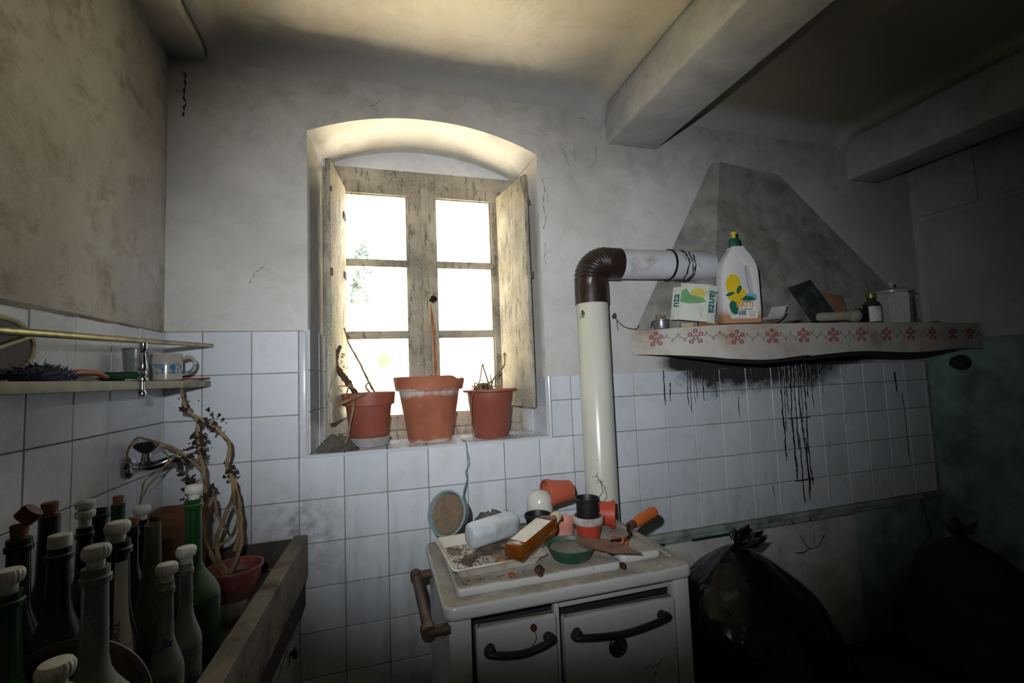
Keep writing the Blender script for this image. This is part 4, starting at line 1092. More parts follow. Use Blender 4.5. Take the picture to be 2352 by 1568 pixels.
pr = thing('clay_pot', 'smooth red plastic pot with a tangle of thin dead shoots, at the right shutter', 'pot', (0.732, 0.130, SZL), None, 'pots on the window sill')
b = MB(); b.lathe([(0, 0), (0.071, 0.0), (0.074, 0.004), (0.092, 0.140), (0.0945, 0.143), (0.0985, 0.186), (0.116, 0.190), (0.117, 0.197), (0.112, 0.199), (0.098, 0.196), (0.088, 0.14), (0.068, 0.02), (0, 0.02)], 52); b.build('pot_body', [PLTERRA], pr)
b = MB(); b.lathe([(0.097, 0.178), (0.05, 0.186), (0, 0.19)], 32); b.build('soil', [SOIL], pr)
def PR(p): return Vector(p) - Vector((0.732, 0.130, SZL))
rnd = random.Random(8)
sh_ = [([(0.74, 0.12, 0.19), (0.738, 0.10, 0.24), (0.775, 0.09, 0.285), (0.792, 0.09, 0.315), (0.790, 0.09, 0.355), (0.800, 0.09, 0.345)], 0.003),
       ([(0.72, 0.12, 0.19), (0.718, 0.10, 0.235), (0.700, 0.09, 0.29), (0.692, 0.08, 0.31), (0.680, 0.08, 0.25), (0.668, 0.08, 0.215)], 0.0028),
       ([(0.745, 0.12, 0.19), (0.735, 0.11, 0.235), (0.730, 0.10, 0.27)], 0.0026),
       ([(0.700, 0.10, 0.195), (0.655, 0.05, 0.235), (0.640, 0.03, 0.20), (0.628, 0.02, 0.16), (0.622, -0.005, 0.08), (0.624, -0.016, 0.02)], 0.0020)]
for k in range(12):
    a = rnd.uniform(0, 6.28); x, y = 0.70 + .03 * math.cos(a), 0.10 + .03 * math.sin(a)
    sh_.append(([(x, y, 0.188), (x + rnd.uniform(-.025, .025), y + rnd.uniform(-.03, .01), 0.215 + rnd.uniform(0, .025)), (x + rnd.uniform(-.045, .045), y - rnd.uniform(0, .03), 0.205 + rnd.uniform(0, .04))], rnd.uniform(.0015, .0028)))
for pts, r in sh_:
    P_ = spline(pts, 5); b = MB()
    b.tube([PR(p) for p in P_], [1.35 * r * (1 - .45 * k / len(P_)) for k in range(len(P_))], 6); b.build('shoot', [STEM], pr)
b = MB(); b.lathe([(0, 0), (0.034, 0.004), (0.042, 0.024), (0.026, 0.044), (0, 0.048)], 18, PR((0.706, 0.135, 0.186))); b.build('root_clod', [STEMD], pr)

# crumpled grey rag in the corner
def rag(u, v):
    a = 2 * math.pi * u; r = v
    x = 0.075 * r * math.cos(a) * (1 + .25 * math.sin(3 * a + 1)); y = 0.050 * r * math.sin(a) * (1 + .2 * math.cos(2 * a))
    h = 0.055 * (1 - r * r) + 0.016 * noise.noise(Vector((x * 45, y * 45, 2))) * (1.2 - r) + 0.010 * noise.noise(Vector((x * 110, y * 110, 5)))
    return (x, y, max(0.0006 + 0.004 * (1 - r), h))
b = MB(); b.grid(rag, 44, 16)
tag(b.build('rag', [plain('grey_rag', (96, 90, 76), 0.98, dirt=(58, 58, 60), amt=0.5, scale=26, bump=0.6, bscale=120)], None, (0.112, 0.058, SZL), (0, 0, -0.35), autos=0), 'crumpled grey-brown rag in the left corner of the window sill', 'rag')
# twine and plastic thread hanging over the sill to the stove
b = MB(); P_ = spline([(0.522, 0.245, 0.55), (0.530, 0.24, 0.46), (0.545, 0.22, 0.36), (0.575, 0.16, 0.275)], 6)
b.tube(P_, 0.0012, 5)
tag(b.build('thread', [plain('pale_thread', (190, 200, 196), 0.6)], None, (0, 0, 0)), 'thin pale thread hanging from the window knob to the big clay pot', 'thread')
b = MB(); P_ = spline([(0.590, 0.03, 0.010), (0.594, -0.012, 0.012), (0.597, -0.022, -0.03), (0.604, -0.024, -0.075), (0.588, -0.03, -0.10), (0.590, -0.04, -0.135), (0.560, -0.12, -0.165), (0.556, -0.17, -0.168), (0.552, -0.190, -0.164)], 6)
b.tube(P_, 0.0022, 6); b.tube([p + Vector((.004 * math.sin(i * .5), 0, .002 * math.cos(i))) for i, p in enumerate(P_[10:40])], 0.0016, 6)
tag(b.build('twine', [plain('blue_green_twine', (116, 150, 152), 0.7, dirt=(80, 104, 104), amt=0.4)], None, (0, 0, 0)), 'blue-green twine hanging over the sill edge down to the stove', 'twine')
# crumbs and flakes of paint lying on the sill
b = MB(); rnd = random.Random(21)
for i in range(150):
    x = rnd.choice([rnd.uniform(0.80, 0.90), rnd.uniform(0.06, 0.92)]); y = rnd.uniform(0.02, 0.27); s_ = rnd.uniform(.0015, .005)
    if any(math.hypot(x - a, y - c) < d for a, c, d in ((.477, .148, .10), (.235, .135, .09), (.732, .13, .085), (.112, .058, .10))): continue
    b.box((x, y, SZL + s_ * .25), (s_, s_ * rnd.uniform(.4, 1), s_ * .4), rz(rnd.uniform(0, 3)))
o = tag(b.build('paint_crumbs', [plain('crumbs', (150, 140, 122), 0.95, dirt=(80, 66, 50), amt=0.5, scale=50)], None), 'crumbs and paint flakes scattered over the window sill', 'crumbs'); o['kind'] = 'stuff'
# ------------------------------------------------------------------ enamelled wood stove and flue
def mat_enamel():
    m = NT('white_enamel')
    co = m.pos(); s = m.sep(co)
    up = m.sep(m.n('ShaderNodeNewGeometry').outputs['Normal'])[2]
    n1 = m.noise(co, 9, 6, 0.65, 0.3)
    base = m.mix(n1, srgb(186, 184, 178), srgb(206, 205, 202))
    d = m.noise(co, 16, 7, 0.7, 0.4)
    k = m.math('MULTIPLY', m.maprange(m.math('ADD', m.math('MULTIPLY', m.maprange(up, 0.3, 0.95), 0.5), m.math('MULTIPLY', d, 0.75)), 0.62, 0.92), 0.72)
    base = m.mix(k, base, srgb(126, 108, 80))
    n3 = m.noise(co, 60, 5, 0.7)
    k2 = m.math('MULTIPLY', m.maprange(n3, 0.66, 0.70), 0.8)
    base = m.mix(k2, base, srgb(84, 54, 36))
    m.col(base); m.set(Roughness=m.maprange(k, 0, 0.5, 0.22, 0.8))
    return m.mat
ENAMEL = mat_enamel()
BROWNEN = plain('brown_enamel', (44, 31, 25), 0.36, dirt=(70, 54, 40), amt=0.35, scale=18)
RAILM = plain('rusty_rail', (92, 72, 56), 0.65, metal=0.3, dirt=(58, 42, 32), amt=0.5, scale=24)
ST = Vector((0.76, -0.44, ZF)); SX0, SX1, SY0, SY1, STZ = 0.413, 1.110, -0.668, -0.205, -0.280
stove = thing('wood_stove', 'white enamelled wood-burning kitchen stove cluttered with pots under the window', 'stove', tuple(ST))
def stp(b, name, mats, parent=None): return b.build(name, mats, parent or stove, tuple(-ST) if parent is None else (0, 0, 0))
def rslab(x0, x1, y0, y1, z0, z1, rc=0.03, bev=0.006, seg=3):
    bm = bmesh.new(); bmesh.ops.create_cube(bm, size=1)
    bmesh.ops.scale(bm, vec=(x1 - x0, y1 - y0, z1 - z0), verts=bm.verts)
    ve = [e for e in bm.edges if abs(e.verts[0].co.z - e.verts[1].co.z) > 1e-4]
    bmesh.ops.bevel(bm, geom=ve, offset=rc, segments=6, profile=0.5, affect='EDGES')
    he = [e for e in bm.edges if abs(e.verts[0].co.z - e.verts[1].co.z) < 1e-6 and len(e.link_faces) == 2 and abs(e.link_faces[0].normal.z - e.link_faces[1].normal.z) > .5]
    bmesh.ops.bevel(bm, geom=he, offset=bev, segments=seg, profile=0.5, affect='EDGES')
    return bm, ((x0 + x1) / 2, (y0 + y1) / 2, (z0 + z1) / 2)
bm, c = rslab(SX0, SX1, SY0, SY1, STZ - 0.036, STZ, 0.03, 0.010); b = MB(); b.bm(bm, c, None, 0, True); stp(b, 'top_plate', [ENAMEL])
bm, c = rslab(0.452, 0.905, -0.628, -0.225, STZ - .002, STZ + 0.022, 0.012, 0.008); b = MB(); b.bm(bm, c, None, 0, True); stp(b, 'hob_cover', [ENAMEL])
bm, c = rslab(0.922, 1.052, -0.600, -0.225, STZ - .002, STZ + 0.024, 0.016, 0.010); b = MB(); b.bm(bm, c, None, 0, True); stp(b, 'water_tank_lid', [ENAMEL])
b = MB(); b.tube([(1.078, -0.60, STZ + .002), (1.078, -0.25, STZ + .002)], 0.003, 8); stp(b, 'raised_seam', [ENAMEL])
b = MB(); b.box((0.9135, -0.622, STZ + 0.006), (0.012, 0.018, 0.016), bev=0.003); stp(b, 'hinge_lug', [RUST])
# carcass
b = MB(); b.box((0.7615, -0.41, -0.705), (0.62, 0.38, 0.76), bev=0.006); stp(b, 'body', [plain('stove_inside', (40, 38, 36), 0.8, dirt=(20, 18, 16), amt=0.4)])
b = MB(); b.box((0.430, -0.44, -0.705), (0.012, 0.42, 0.77), bev=0.004); stp(b, 'side_panel', [ENAMEL])
b = MB(); b.box((1.093, -0.44, -0.705), (0.012, 0.42, 0.77), bev=0.004); stp(b, 'side_panel', [ENAMEL])
b = MB(); b.box((0.4530, -0.636, -0.705), (0.056, 0.040, 0.777), bev=0.006); stp(b, 'corner_post', [ENAMEL])
b = MB(); b.box((1.0720, -0.636, -0.705), (0.048, 0.040, 0.777), bev=0.006); stp(b, 'corner_post', [ENAMEL])
b = MB(); b.box((0.7060, -0.628, -0.705), (0.014, 0.026, 0.777), bev=0.004); stp(b, 'middle_post', [ENAMEL])
b = MB(); b.box((0.880, -0.625, -0.332), (0.33, 0.02, 0.026), bev=0.004); stp(b, 'front_rail', [ENAMEL])
def door(x0, x1, z0, z1, name):
    bm, c = rslab(x0, x1, -0.664, -0.634, z0, z1, 0.006, 0.010)
    # round the upper corners in elevation
    b = MB(); b.bm(bm, c, None, 0, True)
    return stp(b, name, [ENAMEL])
d1 = door(0.4900, 0.6960, -0.62, -0.340, 'fire_door')
d2 = door(0.7160, 1.0420, -0.72, -0.357, 'oven_door')
def bow_handle(parent, x0, x1, z, drop=0.012, out=0.026):
    b = MB(); P_ = spline([(x0, -0.664, z), (x0 + .004, -0.664 - out * .8, z - .002), ((x0 + x1) / 2, -0.664 - out, z - drop), (x1 - .004, -0.664 - out * .8, z), (x1, -0.664, z + .002)], 7)
    b.tube(P_, 0.0095, 10, flat=0.8)
    for x in (x0 + .006, x1 - .006): b.lathe([(0, 0), (0.013, 0.0), (0.011, 0.018), (0.006, 0.021), (0, 0.022)], 14, (x, -0.663, z), align((0, -1, 0)))
    b.build('handle', [BLACKPL], parent)
bow_handle(d1, 0.516, 0.676, -0.392)
bow_handle(d2, 0.742, 1.002, -0.397)
b = MB(); b.lathe([(0, 0), (0.026, 0.0), (0.026, 0.004), (0.022, 0.007), (0.019, 0.006), (0, 0.006)], 30, (0.862, -0.664, -0.452), align((0, -1, 0))); b.build('thermometer', [plain('gauge_dark', (40, 36, 30), 0.4, dirt=(70, 66, 52), amt=0.4, scale=60)], d2)
b = MB(); b.lathe([(0, 0), (0.008, 0.0), (0.008, 0.006), (0, 0.008)], 16, (0.633, -0.664, -0.362), align((0, -1, 0))); b.build('air_screw', [RUST], d1)
b = MB(); b.tube(spline([(0.633, -0.666, -0.37), (0.640, -0.666, -0.385), (0.632, -0.668, -0.40), (0.615, -0.668, -0.412)], 5), 0.0008, 4); b.build('loose_wire', [IRON], d1)
# maker's script in the corner of the oven door: too worn to read, built as two worn strokes and a small square mark
b = MB()
b.tube(spline([(0.945, -0.665, -0.525), (0.952, -0.665, -0.515), (0.957, -0.665, -0.526), (0.968, -0.665, -0.519), (0.975, -0.665, -0.524), (0.985, -0.665, -0.514), (0.996, -0.665, -0.508)], 4), 0.0014, 5)
b.box((0.968, -0.6645, -0.541), (0.010, 0.002, 0.007))
b.build('worn_emblem', [plain('worn_grey_print', (104, 102, 98), 0.6)], d2)
# towel rail round the left side
b = MB(); b.tube([(0.374, -0.330, -0.335), (0.380, -0.640, -0.335)], 0.0135, 14)
rail = stp(b, 'towel_rail', [RAILM])
b = MB(); b.tube([(0.378, -0.630, -0.335), (0.380, -0.658, -0.335)], 0.0185, 14); b.tube([(0.380, -0.648, -0.335), (0.430, -0.648, -0.335)], 0.0125, 12); b.build('rail_end', [RAILM], rail)
b = MB(); b.tube([(0.374, -0.345, -0.335), (0.374, -0.312, -0.335)], 0.0175, 14); b.tube([(0.374, -0.322, -0.335), (0.430, -0.322, -0.335)], 0.0125, 12); b.build('rail_end', [RAILM], rail)
b = MB(); b.tube([(1.098, -0.62, -0.335), (1.125, -0.61, -0.335), (1.128, -0.56, -0.335)], 0.015, 10); stp(b, 'rail_stub', [RAILM])
for x in (0.44, 1.08):
    for y in (-0.62, -0.25):
        b = MB(); b.lathe([(0, 0), (0.018, 0), (0.018, 0.004), (0.012, 0.02), (0, 0.02)], 14, (x, y, ZF)); stp(b, 'foot', [IRON])
# ash, soot crumbs and rust flakes on the top
b = MB(); rnd = random.Random(31)
for i in range(150):
    x = (0.47 + .25 * rnd.random() ** 1.6) if i < 110 else rnd.uniform(0.86, 0.90); y = (-0.592 - .030 * rnd.random() ** 2) if i < 110 else rnd.uniform(-.61, -.52); s_ = rnd.uniform(.0008, .0028) * (1 if rnd.random() < .9 else 1.8)
    b.box((x, y, STZ + 0.0222 + s_ * .3), (s_, s_ * rnd.uniform(.4, 1), s_ * .6), rz(rnd.uniform(0, 3)))
stp(b, 'ash_crumbs', [plain('ash', (96, 80, 64), 0.95, dirt=(50, 40, 34), amt=0.5, scale=80)])['kind'] = 'stuff'
b = MB()
for x, y, s_ in ((0.672, -0.612, .014), (0.668, -0.632, .008)): b.lathe([(0, 0), (s_ * .8, 0.002), (s_, s_ * .6), (s_ * .6, s_ * 1.2), (0, s_ * 1.4)], 12, (x, y, STZ + 0.0222), rx(.2))
stp(b, 'rusty_knob', [RUST])

# --- flue pipe: upright, crimped elbow, level run into the hood
FX, FYY, FR = 1.108, -0.125, 0.0635
fl = thing('flue_pipe', 'cream enamelled flue pipe with a brown crimped elbow running into the hood', 'flue pipe', (FX, FYY, ZF + .75))
FO = Vector((FX, FYY, ZF + .75))
def mat_flue():
    m = NT('cream_enamel')
    co = m.pos(); s = m.sep(co)
    n1 = m.noise(co, 6, 5, 0.6)
    base = m.mix(n1, srgb(196, 196, 178), srgb(212, 213, 200))
    n2 = m.noise(co, 55, 5, 0.7); k = m.maprange(n2, 0.665, 0.70)
    base = m.mix(m.math('MULTIPLY', k, .7), base, srgb(96, 76, 52))
    chip = m.math('MULTIPLY', m.maprange(m.noise(co, 22, 3, 0.5), 0.60, 0.625), m.maprange(s[2], 0.43 + H, 0.50 + H))
    chip = m.math('MULTIPLY', chip, m.maprange(s[2], 0.56 + H, 0.53 + H))
    base = m.mix(chip, base, srgb(70, 42, 30))
    m.col(base); m.set(Roughness=0.25)
    return m.mat
CREAM = mat_flue()
b = MB(); b.lathe([(0, -0.60), (FR, -0.60), (FR, 0.545), (FR - .002, 0.548), (0, .548)], 40, (FX, FYY, 0)); b.build('upright_pipe', [CREAM], fl, tuple(-FO))
b = MB(); n = 64; pts = []; rs = []
R0 = 0.070
pts.append((FX, FYY, 0.535)); rs.append(FR + .0035); pts.append((FX, FYY, 0.600)); rs.append(FR + .0035)
cz, cx = 0.634, FX + R0
for i in range(n + 1):
    a = math.pi / 2 * i / n
    pts.append((cx - R0 * math.cos(a), FYY, cz + R0 * math.sin(a)))
    rs.append(FR + .002 + 0.0022 * math.sin(i / n * math.pi * 2 * 11))
pts.append((cx + .06, FYY, cz + R0)); rs.append(FR + .002)
cap_pts = pts
b.tube(pts, rs, 40); b.build('elbow', [BROWNEN], fl, tuple(-FO))
WHITEEN = plain('white_flue_enamel', (204, 206, 211), 0.28, dirt=(150, 138, 120), amt=0.2, scale=9, world=True)
b = MB(); b.tube([(cx + .045, FYY, cz + R0), (1.475, FYY, cz + R0 + .004)], FR - .0015, 40); b.build('level_pipe', [WHITEEN], fl, tuple(-FO))
b = MB(); b.tube([(1.475, FYY, cz + R0 + .004), (1.4752, FYY, cz + R0 + .004), (1.482, FYY, cz + R0 + .004), (1.69, FYY + .01, cz + R0 + .004)], [FR - .001, FR + .003, FR + .002, FR + .001], 40); b.build('hood_collar', [WHITEEN], fl, tuple(-FO))
b = MB(); b.tube([(1.474, FYY, cz + R0 + .004), (1.481, FYY, cz + R0 + .004)], FR + .004, 40); b.build('tar_ring', [TAR], fl, tuple(-FO))

zc_ = cz + R0 + .004
b = MB(); rnd = random.Random(17)
for a0, x0 in ((1.15, 1.520), (.95, 1.545), (.7, 1.56)):
    P_ = []; xx = x0; a = a0
    for i in range(14):
        xx += rnd.uniform(-.003, .005); a -= .17
        P_.append((xx, FYY - (FR + .003) * math.cos(a), zc_ + (FR + .003) * math.sin(a)))
    b.tube(P_, [.0022 * rnd.uniform(.6, 1.5) for _ in P_], 5)
for k in range(5): b.tube([(1.500 + k * .012, FYY - .01, zc_ - FR), (1.500 + k * .012 + rnd.uniform(-.004, .004), FYY - .012, zc_ - FR - rnd.uniform(.008, .035))], [.003, .0008], 5)
b.build('tar_run', [TAR], fl, tuple(-FO))['kind'] = 'stuff'
# ------------------------------------------------------------------ things on the stove
HZ = STZ + 0.0228
# enamel tray
TW = 0.262; TD = 0.262; TH = 0.028
tray = thing('enamel_tray', 'white enamelled rectangular tray strewn with dirt on the stove', 'tray', (0.572, -0.452, HZ), (0, 0, math.radians(4)))
b = MB()
def rr(w, d, r, n=6):
    out = []
    for cx_, cy_, a0 in ((w / 2 - r, d / 2 - r, 0), (-w / 2 + r, d / 2 - r, 90), (-w / 2 + r, -d / 2 + r, 180), (w / 2 - r, -d / 2 + r, 270)):
        for i in range(n + 1):
            a = math.radians(a0 + 90 * i / n); out.append((cx_ + r * math.cos(a), cy_ + r * math.sin(a)))
    return out
def stack(b, rings, mat=0, smooth=True, close=True):
    n = len(rings[0][0]); vs = []; fs = []
    for ring, z in rings: vs += [(x, y, z) for x, y in ring]
    for j in range(len(rings) - 1):
        for i in range(n): fs.append([j * n + i, j * n + (i + 1) % n, (j + 1) * n + (i + 1) % n, (j + 1) * n + i])
    if close: fs.append(list(range(n))[::-1]); fs.append([(len(rings) - 1) * n + i for i in range(n)])
    b.add(vs, fs, mat, smooth)
stack(b, [(rr(TW - .04, TD - .04, .014), 0), (rr(TW - .012, TD - .012, .014), TH - .004), (rr(TW, TD, .014), TH - .004), (rr(TW + .004, TD + .004, .014), TH), (rr(TW - .008, TD - .008, .013), TH + .001), (rr(TW - .014, TD - .014, .012), TH - .004), (rr(TW - .042, TD - .042, .012), 0.003)])
b.build('tray_body', [plain('tray_enamel', (200, 192, 178), 0.45, dirt=(150, 122, 94), amt=0.4, scale=20)], tray)
b = MB(); rnd = random.Random(3)
def dirt_fn(u, v):
    x = (u - .5) * (TW - .05); y = (v - .5) * (TD - .05)
    k = noise.noise(Vector((x * 14, y * 14, 3))) * .5 + .5
    edge = min(u, 1 - u, v, 1 - v) * 8
    return (x, y, 0.0028 + max(0, (k - .42)) * 0.030 * min(1, edge) + 0.0018 * noise.noise(Vector((x * 160, y * 160, 1))))
b.grid(dirt_fn, 60, 60); b.build('loose_dirt', [plain('tray_dirt', (92, 78, 64), 0.98, dirt=(168, 150, 128), amt=0.5, scale=26, bump=1.0, bscale=200)], tray, autos=0)['kind'] = 'stuff'
b = MB()
for i in range(240):
    x, y = rnd.uniform(-.11, .11), rnd.uniform(-.11, .11); s_ = rnd.uniform(.0015, .004)
    b.box((x, y, dirt_fn(x / (TW - .05) + .5, y / (TD - .05) + .5)[2] + s_ * .2), (s_, s_ * rnd.uniform(.3, 1), s_ * .6), rz(rnd.uniform(0, 3)))
b.build('grit', [plain('grit', (74, 58, 46), 0.95, dirt=(170, 160, 140), amt=0.4, scale=60)], tray)['kind'] = 'stuff'
b = MB(); b.lathe([(0, 0), (0.010, 0.001), (0.012, 0.007), (0.007, 0.012), (0, 0.013)], 9, (0.012, -0.088, 0.006)); b.build('clay_shard', [plain('clay_shard', (170, 96, 48), 0.9)], tray)
b = MB(); b.lathe([(0, 0), (0.009, 0.001), (0.009, 0.006), (0, 0.008)], 7)
tag(b.build('clay_chip', [plain('red_chip', (176, 84, 50), 0.9)], None, (0.598, -0.607, HZ)), 'small orange clay chip lying in front of the white tray', 'chip')
# big enamel bowl tipped on its side
eb = thing('enamel_bowl', 'blue-green enamel bowl tipped on its rim at the back corner of the stove', 'bowl', (0.480, -0.268, HZ + 0.080), (math.radians(70), math.radians(14), math.radians(-48)))
b = MB(); b.lathe([(0, -0.070), (0.040, -0.070), (0.056, -0.050), (0.066, -0.012), (0.069, 0.0), (0.073, 0.001), (0.073, 0.004), (0.067, 0.004), (0.062, -0.012), (0.052, -0.046), (0.038, -0.065), (0, -0.065)], 52)
b.build('bowl_shell', [plain('bowl_enamel', (128, 150, 150), 0.5, dirt=(150, 140, 120), amt=0.35, scale=14)], eb)
b = MB(); b.lathe([(0, -0.0145), (0.030, -0.014), (0.0590, -0.010), (0.0615, -0.008)], 40); b.build('dried_mud', [plain('dried_mud', (124, 106, 86), 0.95, dirt=(96, 74, 58), amt=0.4, scale=30, bump=.6, bscale=80)], eb)
# grey lump of rags and roots behind
b = MB(); b.grid(lambda u, v: (0.085 * (u - .5) * 2 * (1 - .1 * abs(v - .5)), 0.035 * (v - .5) * 2, 0.070 * (1 - (2 * abs(u - .5)) ** 4) * (1 - (2 * abs(v - .5)) ** 3) * (0.72 + .5 * noise.noise(Vector((u * 9, v * 7, 2)))) + .001), 44, 20)
tag(b.build('ash_lump', [plain('grey_lump', (92, 88, 84), 0.95, dirt=(58, 46, 44), amt=0.45, scale=30, bump=1.0, bscale=120)], None, (0.640, -0.248, HZ), autos=0), 'rough grey lump of caked ash behind the translucent bottle', 'lump')
# translucent bottle lying on the tray
wb = thing('plastic_bottle', 'milky translucent plastic bottle lying across the dirty tray', 'bottle', (0.600, -0.410, HZ + 0.059), (0, 0, 0))
ax = Vector((0.96, 0.28, 0.06)).normalized(); Rb = align(ax)
b = MB(); b.lathe([(0, -0.086), (0.022, -0.086), (0.031, -0.081), (0.034, -0.072), (0.034, 0.060), (0.031, 0.074), (0.021, 0.083), (0.008, 0.086), (0, 0.086)], 40, (0, 0, 0), Rb @ rz(.6), 0, True, (0.62, 1.0, 0.92))
mw = NT('milky_plastic'); _n = mw.noise(mw.obj(), 18, 5, .6)
mw.col(mw.mix(mw.maprange(_n, .5, .75), srgb(196, 204, 210), srgb(150, 144, 132))); mw.set(Roughness=0.4, Subsurface_Weight=0.0, Transmission_Weight=0.12)
b.build('bottle_body', [mw.mat], wb)
b = MB(); b.lathe([(0, 0.083), (0.012, 0.083), (0.012, 0.100), (0, 0.100)], 20, (0, 0, 0), Rb); b.build('neck', [mw.mat], wb)
b = MB(); b.tube([Rb @ Vector((0.003, -0.0325, -.01)), Rb @ Vector((-.006, -0.034, -.004)), Rb @ Vector((.006, -0.034, 0.004))], .0014, 5); b.build('blue_mark', [plain('faded_blue', (110, 150, 170), .7)], wb)
# amber bottle with paper label
ab = thing('plastic_bottle', 'amber brown flat bottle with a white paper label lying on the tray', 'bottle', (0.688, -0.535, HZ + 0.068))
ax = Vector((0.80, 0.60, 0.16)).normalized(); side = Vector((0, 0, 1)).cross(ax).normalized(); upv = ax.cross(side)
Rm = Matrix((side, upv, ax)).transposed()
AMB = NT('amber_glass'); _n = AMB.noise(AMB.obj(), 12, 5, .6)
AMB.col(AMB.mix(AMB.maprange(_n, .52, .8), srgb(150, 78, 14), srgb(140, 104, 58))); AMB.set(Roughness=0.12, Transmission_Weight=0.55, IOR=1.4)
b = MB()
def flat_ring(w, d, z, r=0.010): return ([(x, y) for x, y in rr(w, d, min(r, w * .45, d * .45), 5)], z)
stack_r = [flat_ring(.050, .030, -.105), flat_ring(.060, .040, -.099), flat_ring(.062, .042, -.085), flat_ring(.060, .040, .0), flat_ring(.062, .042, .060), flat_ring(.058, .038, .078), flat_ring(.040, .030, .093), flat_ring(.024, .024, .100, .0105), flat_ring(.023, .023, .112, .0105)]
tmp = MB(); stack(tmp, stack_r); b.add([Rm @ Vector(v) for v in tmp.v], tmp.f, 0, True); b.build('bottle_body', [AMB.mat], ab)
b = MB(); b.add([Rm @ Vector(p) for p in [(-.024, .0213, -.075), (.024, .0213, -.075), (.026, .0213, .055), (-.026, .0213, .055), (-.024, .0222, -.075), (.024, .0222, -.075), (.026, .0222, .055), (-.026, .0222, .055)]], [[4, 5, 6, 7], [0, 1, 5, 4], [1, 2, 6, 5], [2, 3, 7, 6], [3, 0, 4, 7]])
b.build('paper_label', [plain('curled_label', (214, 208, 194), 0.8, dirt=(160, 140, 110), amt=0.35, scale=50)], ab)
b = MB(); b.lathe([(0, .108), (0.016, .108), (0.0165, .126), (0.014, .130), (0, .130)], 20, (0, 0, 0), Rm); b.build('cap', [plain('cream_cap', (214, 196, 160), 0.5)], ab)
# green plant saucer with soil
gs = thing('plant_saucer', 'dark green plastic saucer full of dry soil on the stove front', 'saucer', (0.790, -0.552, HZ))
b = MB(); b.lathe([(0, 0), (0.050, 0.0), (0.054, 0.004), (0.068, 0.034), (0.070, 0.036), (0.066, 0.036), (0.050, 0.006), (0, 0.005)], 48); b.build('dish', [plain('green_plastic', (34, 84, 66), 0.45, dirt=(96, 104, 88), amt=0.35, scale=18)], gs)
b = MB(); b.lathe([(0.060, 0.027), (0.035, 0.030), (0, 0.029)], 32); b.build('soil', [plain('dry_soil', (132, 128, 108), 0.98, dirt=(88, 84, 66), amt=0.5, scale=30, bump=.8, bscale=120)], gs)
# small pots
REDPL = plain('orange_red_plastic', (178, 62, 40), 0.5, dirt=(150, 120, 104), amt=0.25, scale=16)
ORPL = plain('orange_clay_plastic', (186, 92, 62), 0.6, dirt=(160, 120, 96), amt=0.3, scale=16)
def small_pot(label, loc, r0, r1, h, mat, rot=None, rimh=0.014, inner=None, rimc=None):
    t = thing('flower_pot', label, 'pot', loc, rot, 'small flower pots on the stove')
    b = MB(); b.lathe([(0, 0), (r0, 0.0), (r0 + .001, 0.003), (r1 - .004, h - rimh), (r1, h - rimh), (r1 + .001, h - .002), (r1 - .001, h), (r1 - .004, h - .001), (r1 - .006, h - rimh), (r0 - .003, 0.004), (0, 0.004)], 40); b.build('pot_body', [mat], t)
    if rimc:
        b = MB(); b.lathe([(r1 - .0005, h - rimh - .006), (r1 + .0022, h - rimh - .003), (r1 + .003, h - .003), (r1 + .001, h + .001), (r1 - .003, h + .001)], 40); b.build('crusted_rim', [rimc], t)
    if inner:
        b = MB(); b.lathe([(r1 - .006, h * .72), (0, h * .74)], 28); b.build('soil', [inner], t)
    return t
LIME = plain('lime_crust', (176, 170, 164), 0.9, dirt=(140, 120, 110), amt=0.4, scale=40)
small_pot('upright orange-red pot with a chalky rim holding a black pot', (0.893, -0.452, HZ), 0.032, 0.045, 0.075, REDPL, None, .016, None, LIME)
small_pot('black plastic pot nested in the orange-red pot', (0.893, -0.452, HZ + 0.064), 0.033, 0.0385, 0.066, BLACKPL, None, .010, SOIL)
small_pot('black plastic pot beside the white pot behind the amber bottle', (0.765, -0.345, HZ), 0.034, 0.044, 0.066, BLACKPL, None, .010, SOIL)
small_pot('bright orange-red pot lying on its side with its mouth to the flue', (0.948, -0.360, HZ + 0.0530), 0.032, 0.044, 0.078, REDPL, (math.radians(94), 0, math.radians(62)), .012, SOIL)
small_pot('dull orange pot lying on its side on top of the rounded white pot', (0.930, -0.232, HZ + 0.098), 0.034, 0.048, 0.100, ORPL, (math.radians(90), 0, math.radians(-84)), .020)
small_pot('small pink-orange pot peeping from under the amber bottle', (0.838, -0.388, HZ), 0.028, 0.036, 0.055, plain('pale_pink_plastic', (196, 128, 112), 0.6, dirt=(190, 176, 168), amt=0.5, scale=20), None, .012)
small_pot('brown-orange pot lying under the trowel blade', (0.925, -0.545, HZ + 0.0230), 0.014, 0.0190, 0.040, plain('brown_clay', (150, 82, 44), 0.8), (math.radians(92), 0, math.radians(40)), .008)
t = thing('ceramic_pot', 'round white glazed pot at the back of the stove by the flue', 'pot', (0.806, -0.248, HZ), None)
b = MB(); b.lathe([(0, 0), (0.030, 0.0), (0.040, 0.012), (0.046, 0.045), (0.046, 0.075), (0.040, 0.100), (0.026, 0.112), (0, 0.116)], 40); b.build('pot_body', [plain('white_glaze', (206, 204, 194), 0.18, dirt=(170, 156, 120), amt=0.25, scale=12)], t)
b = MB(); b.tube([(0.010, 0, 0.116), (0.007, -.004, 0.140)], .0009, 4); b.build('wire_stub', [IRON], t)
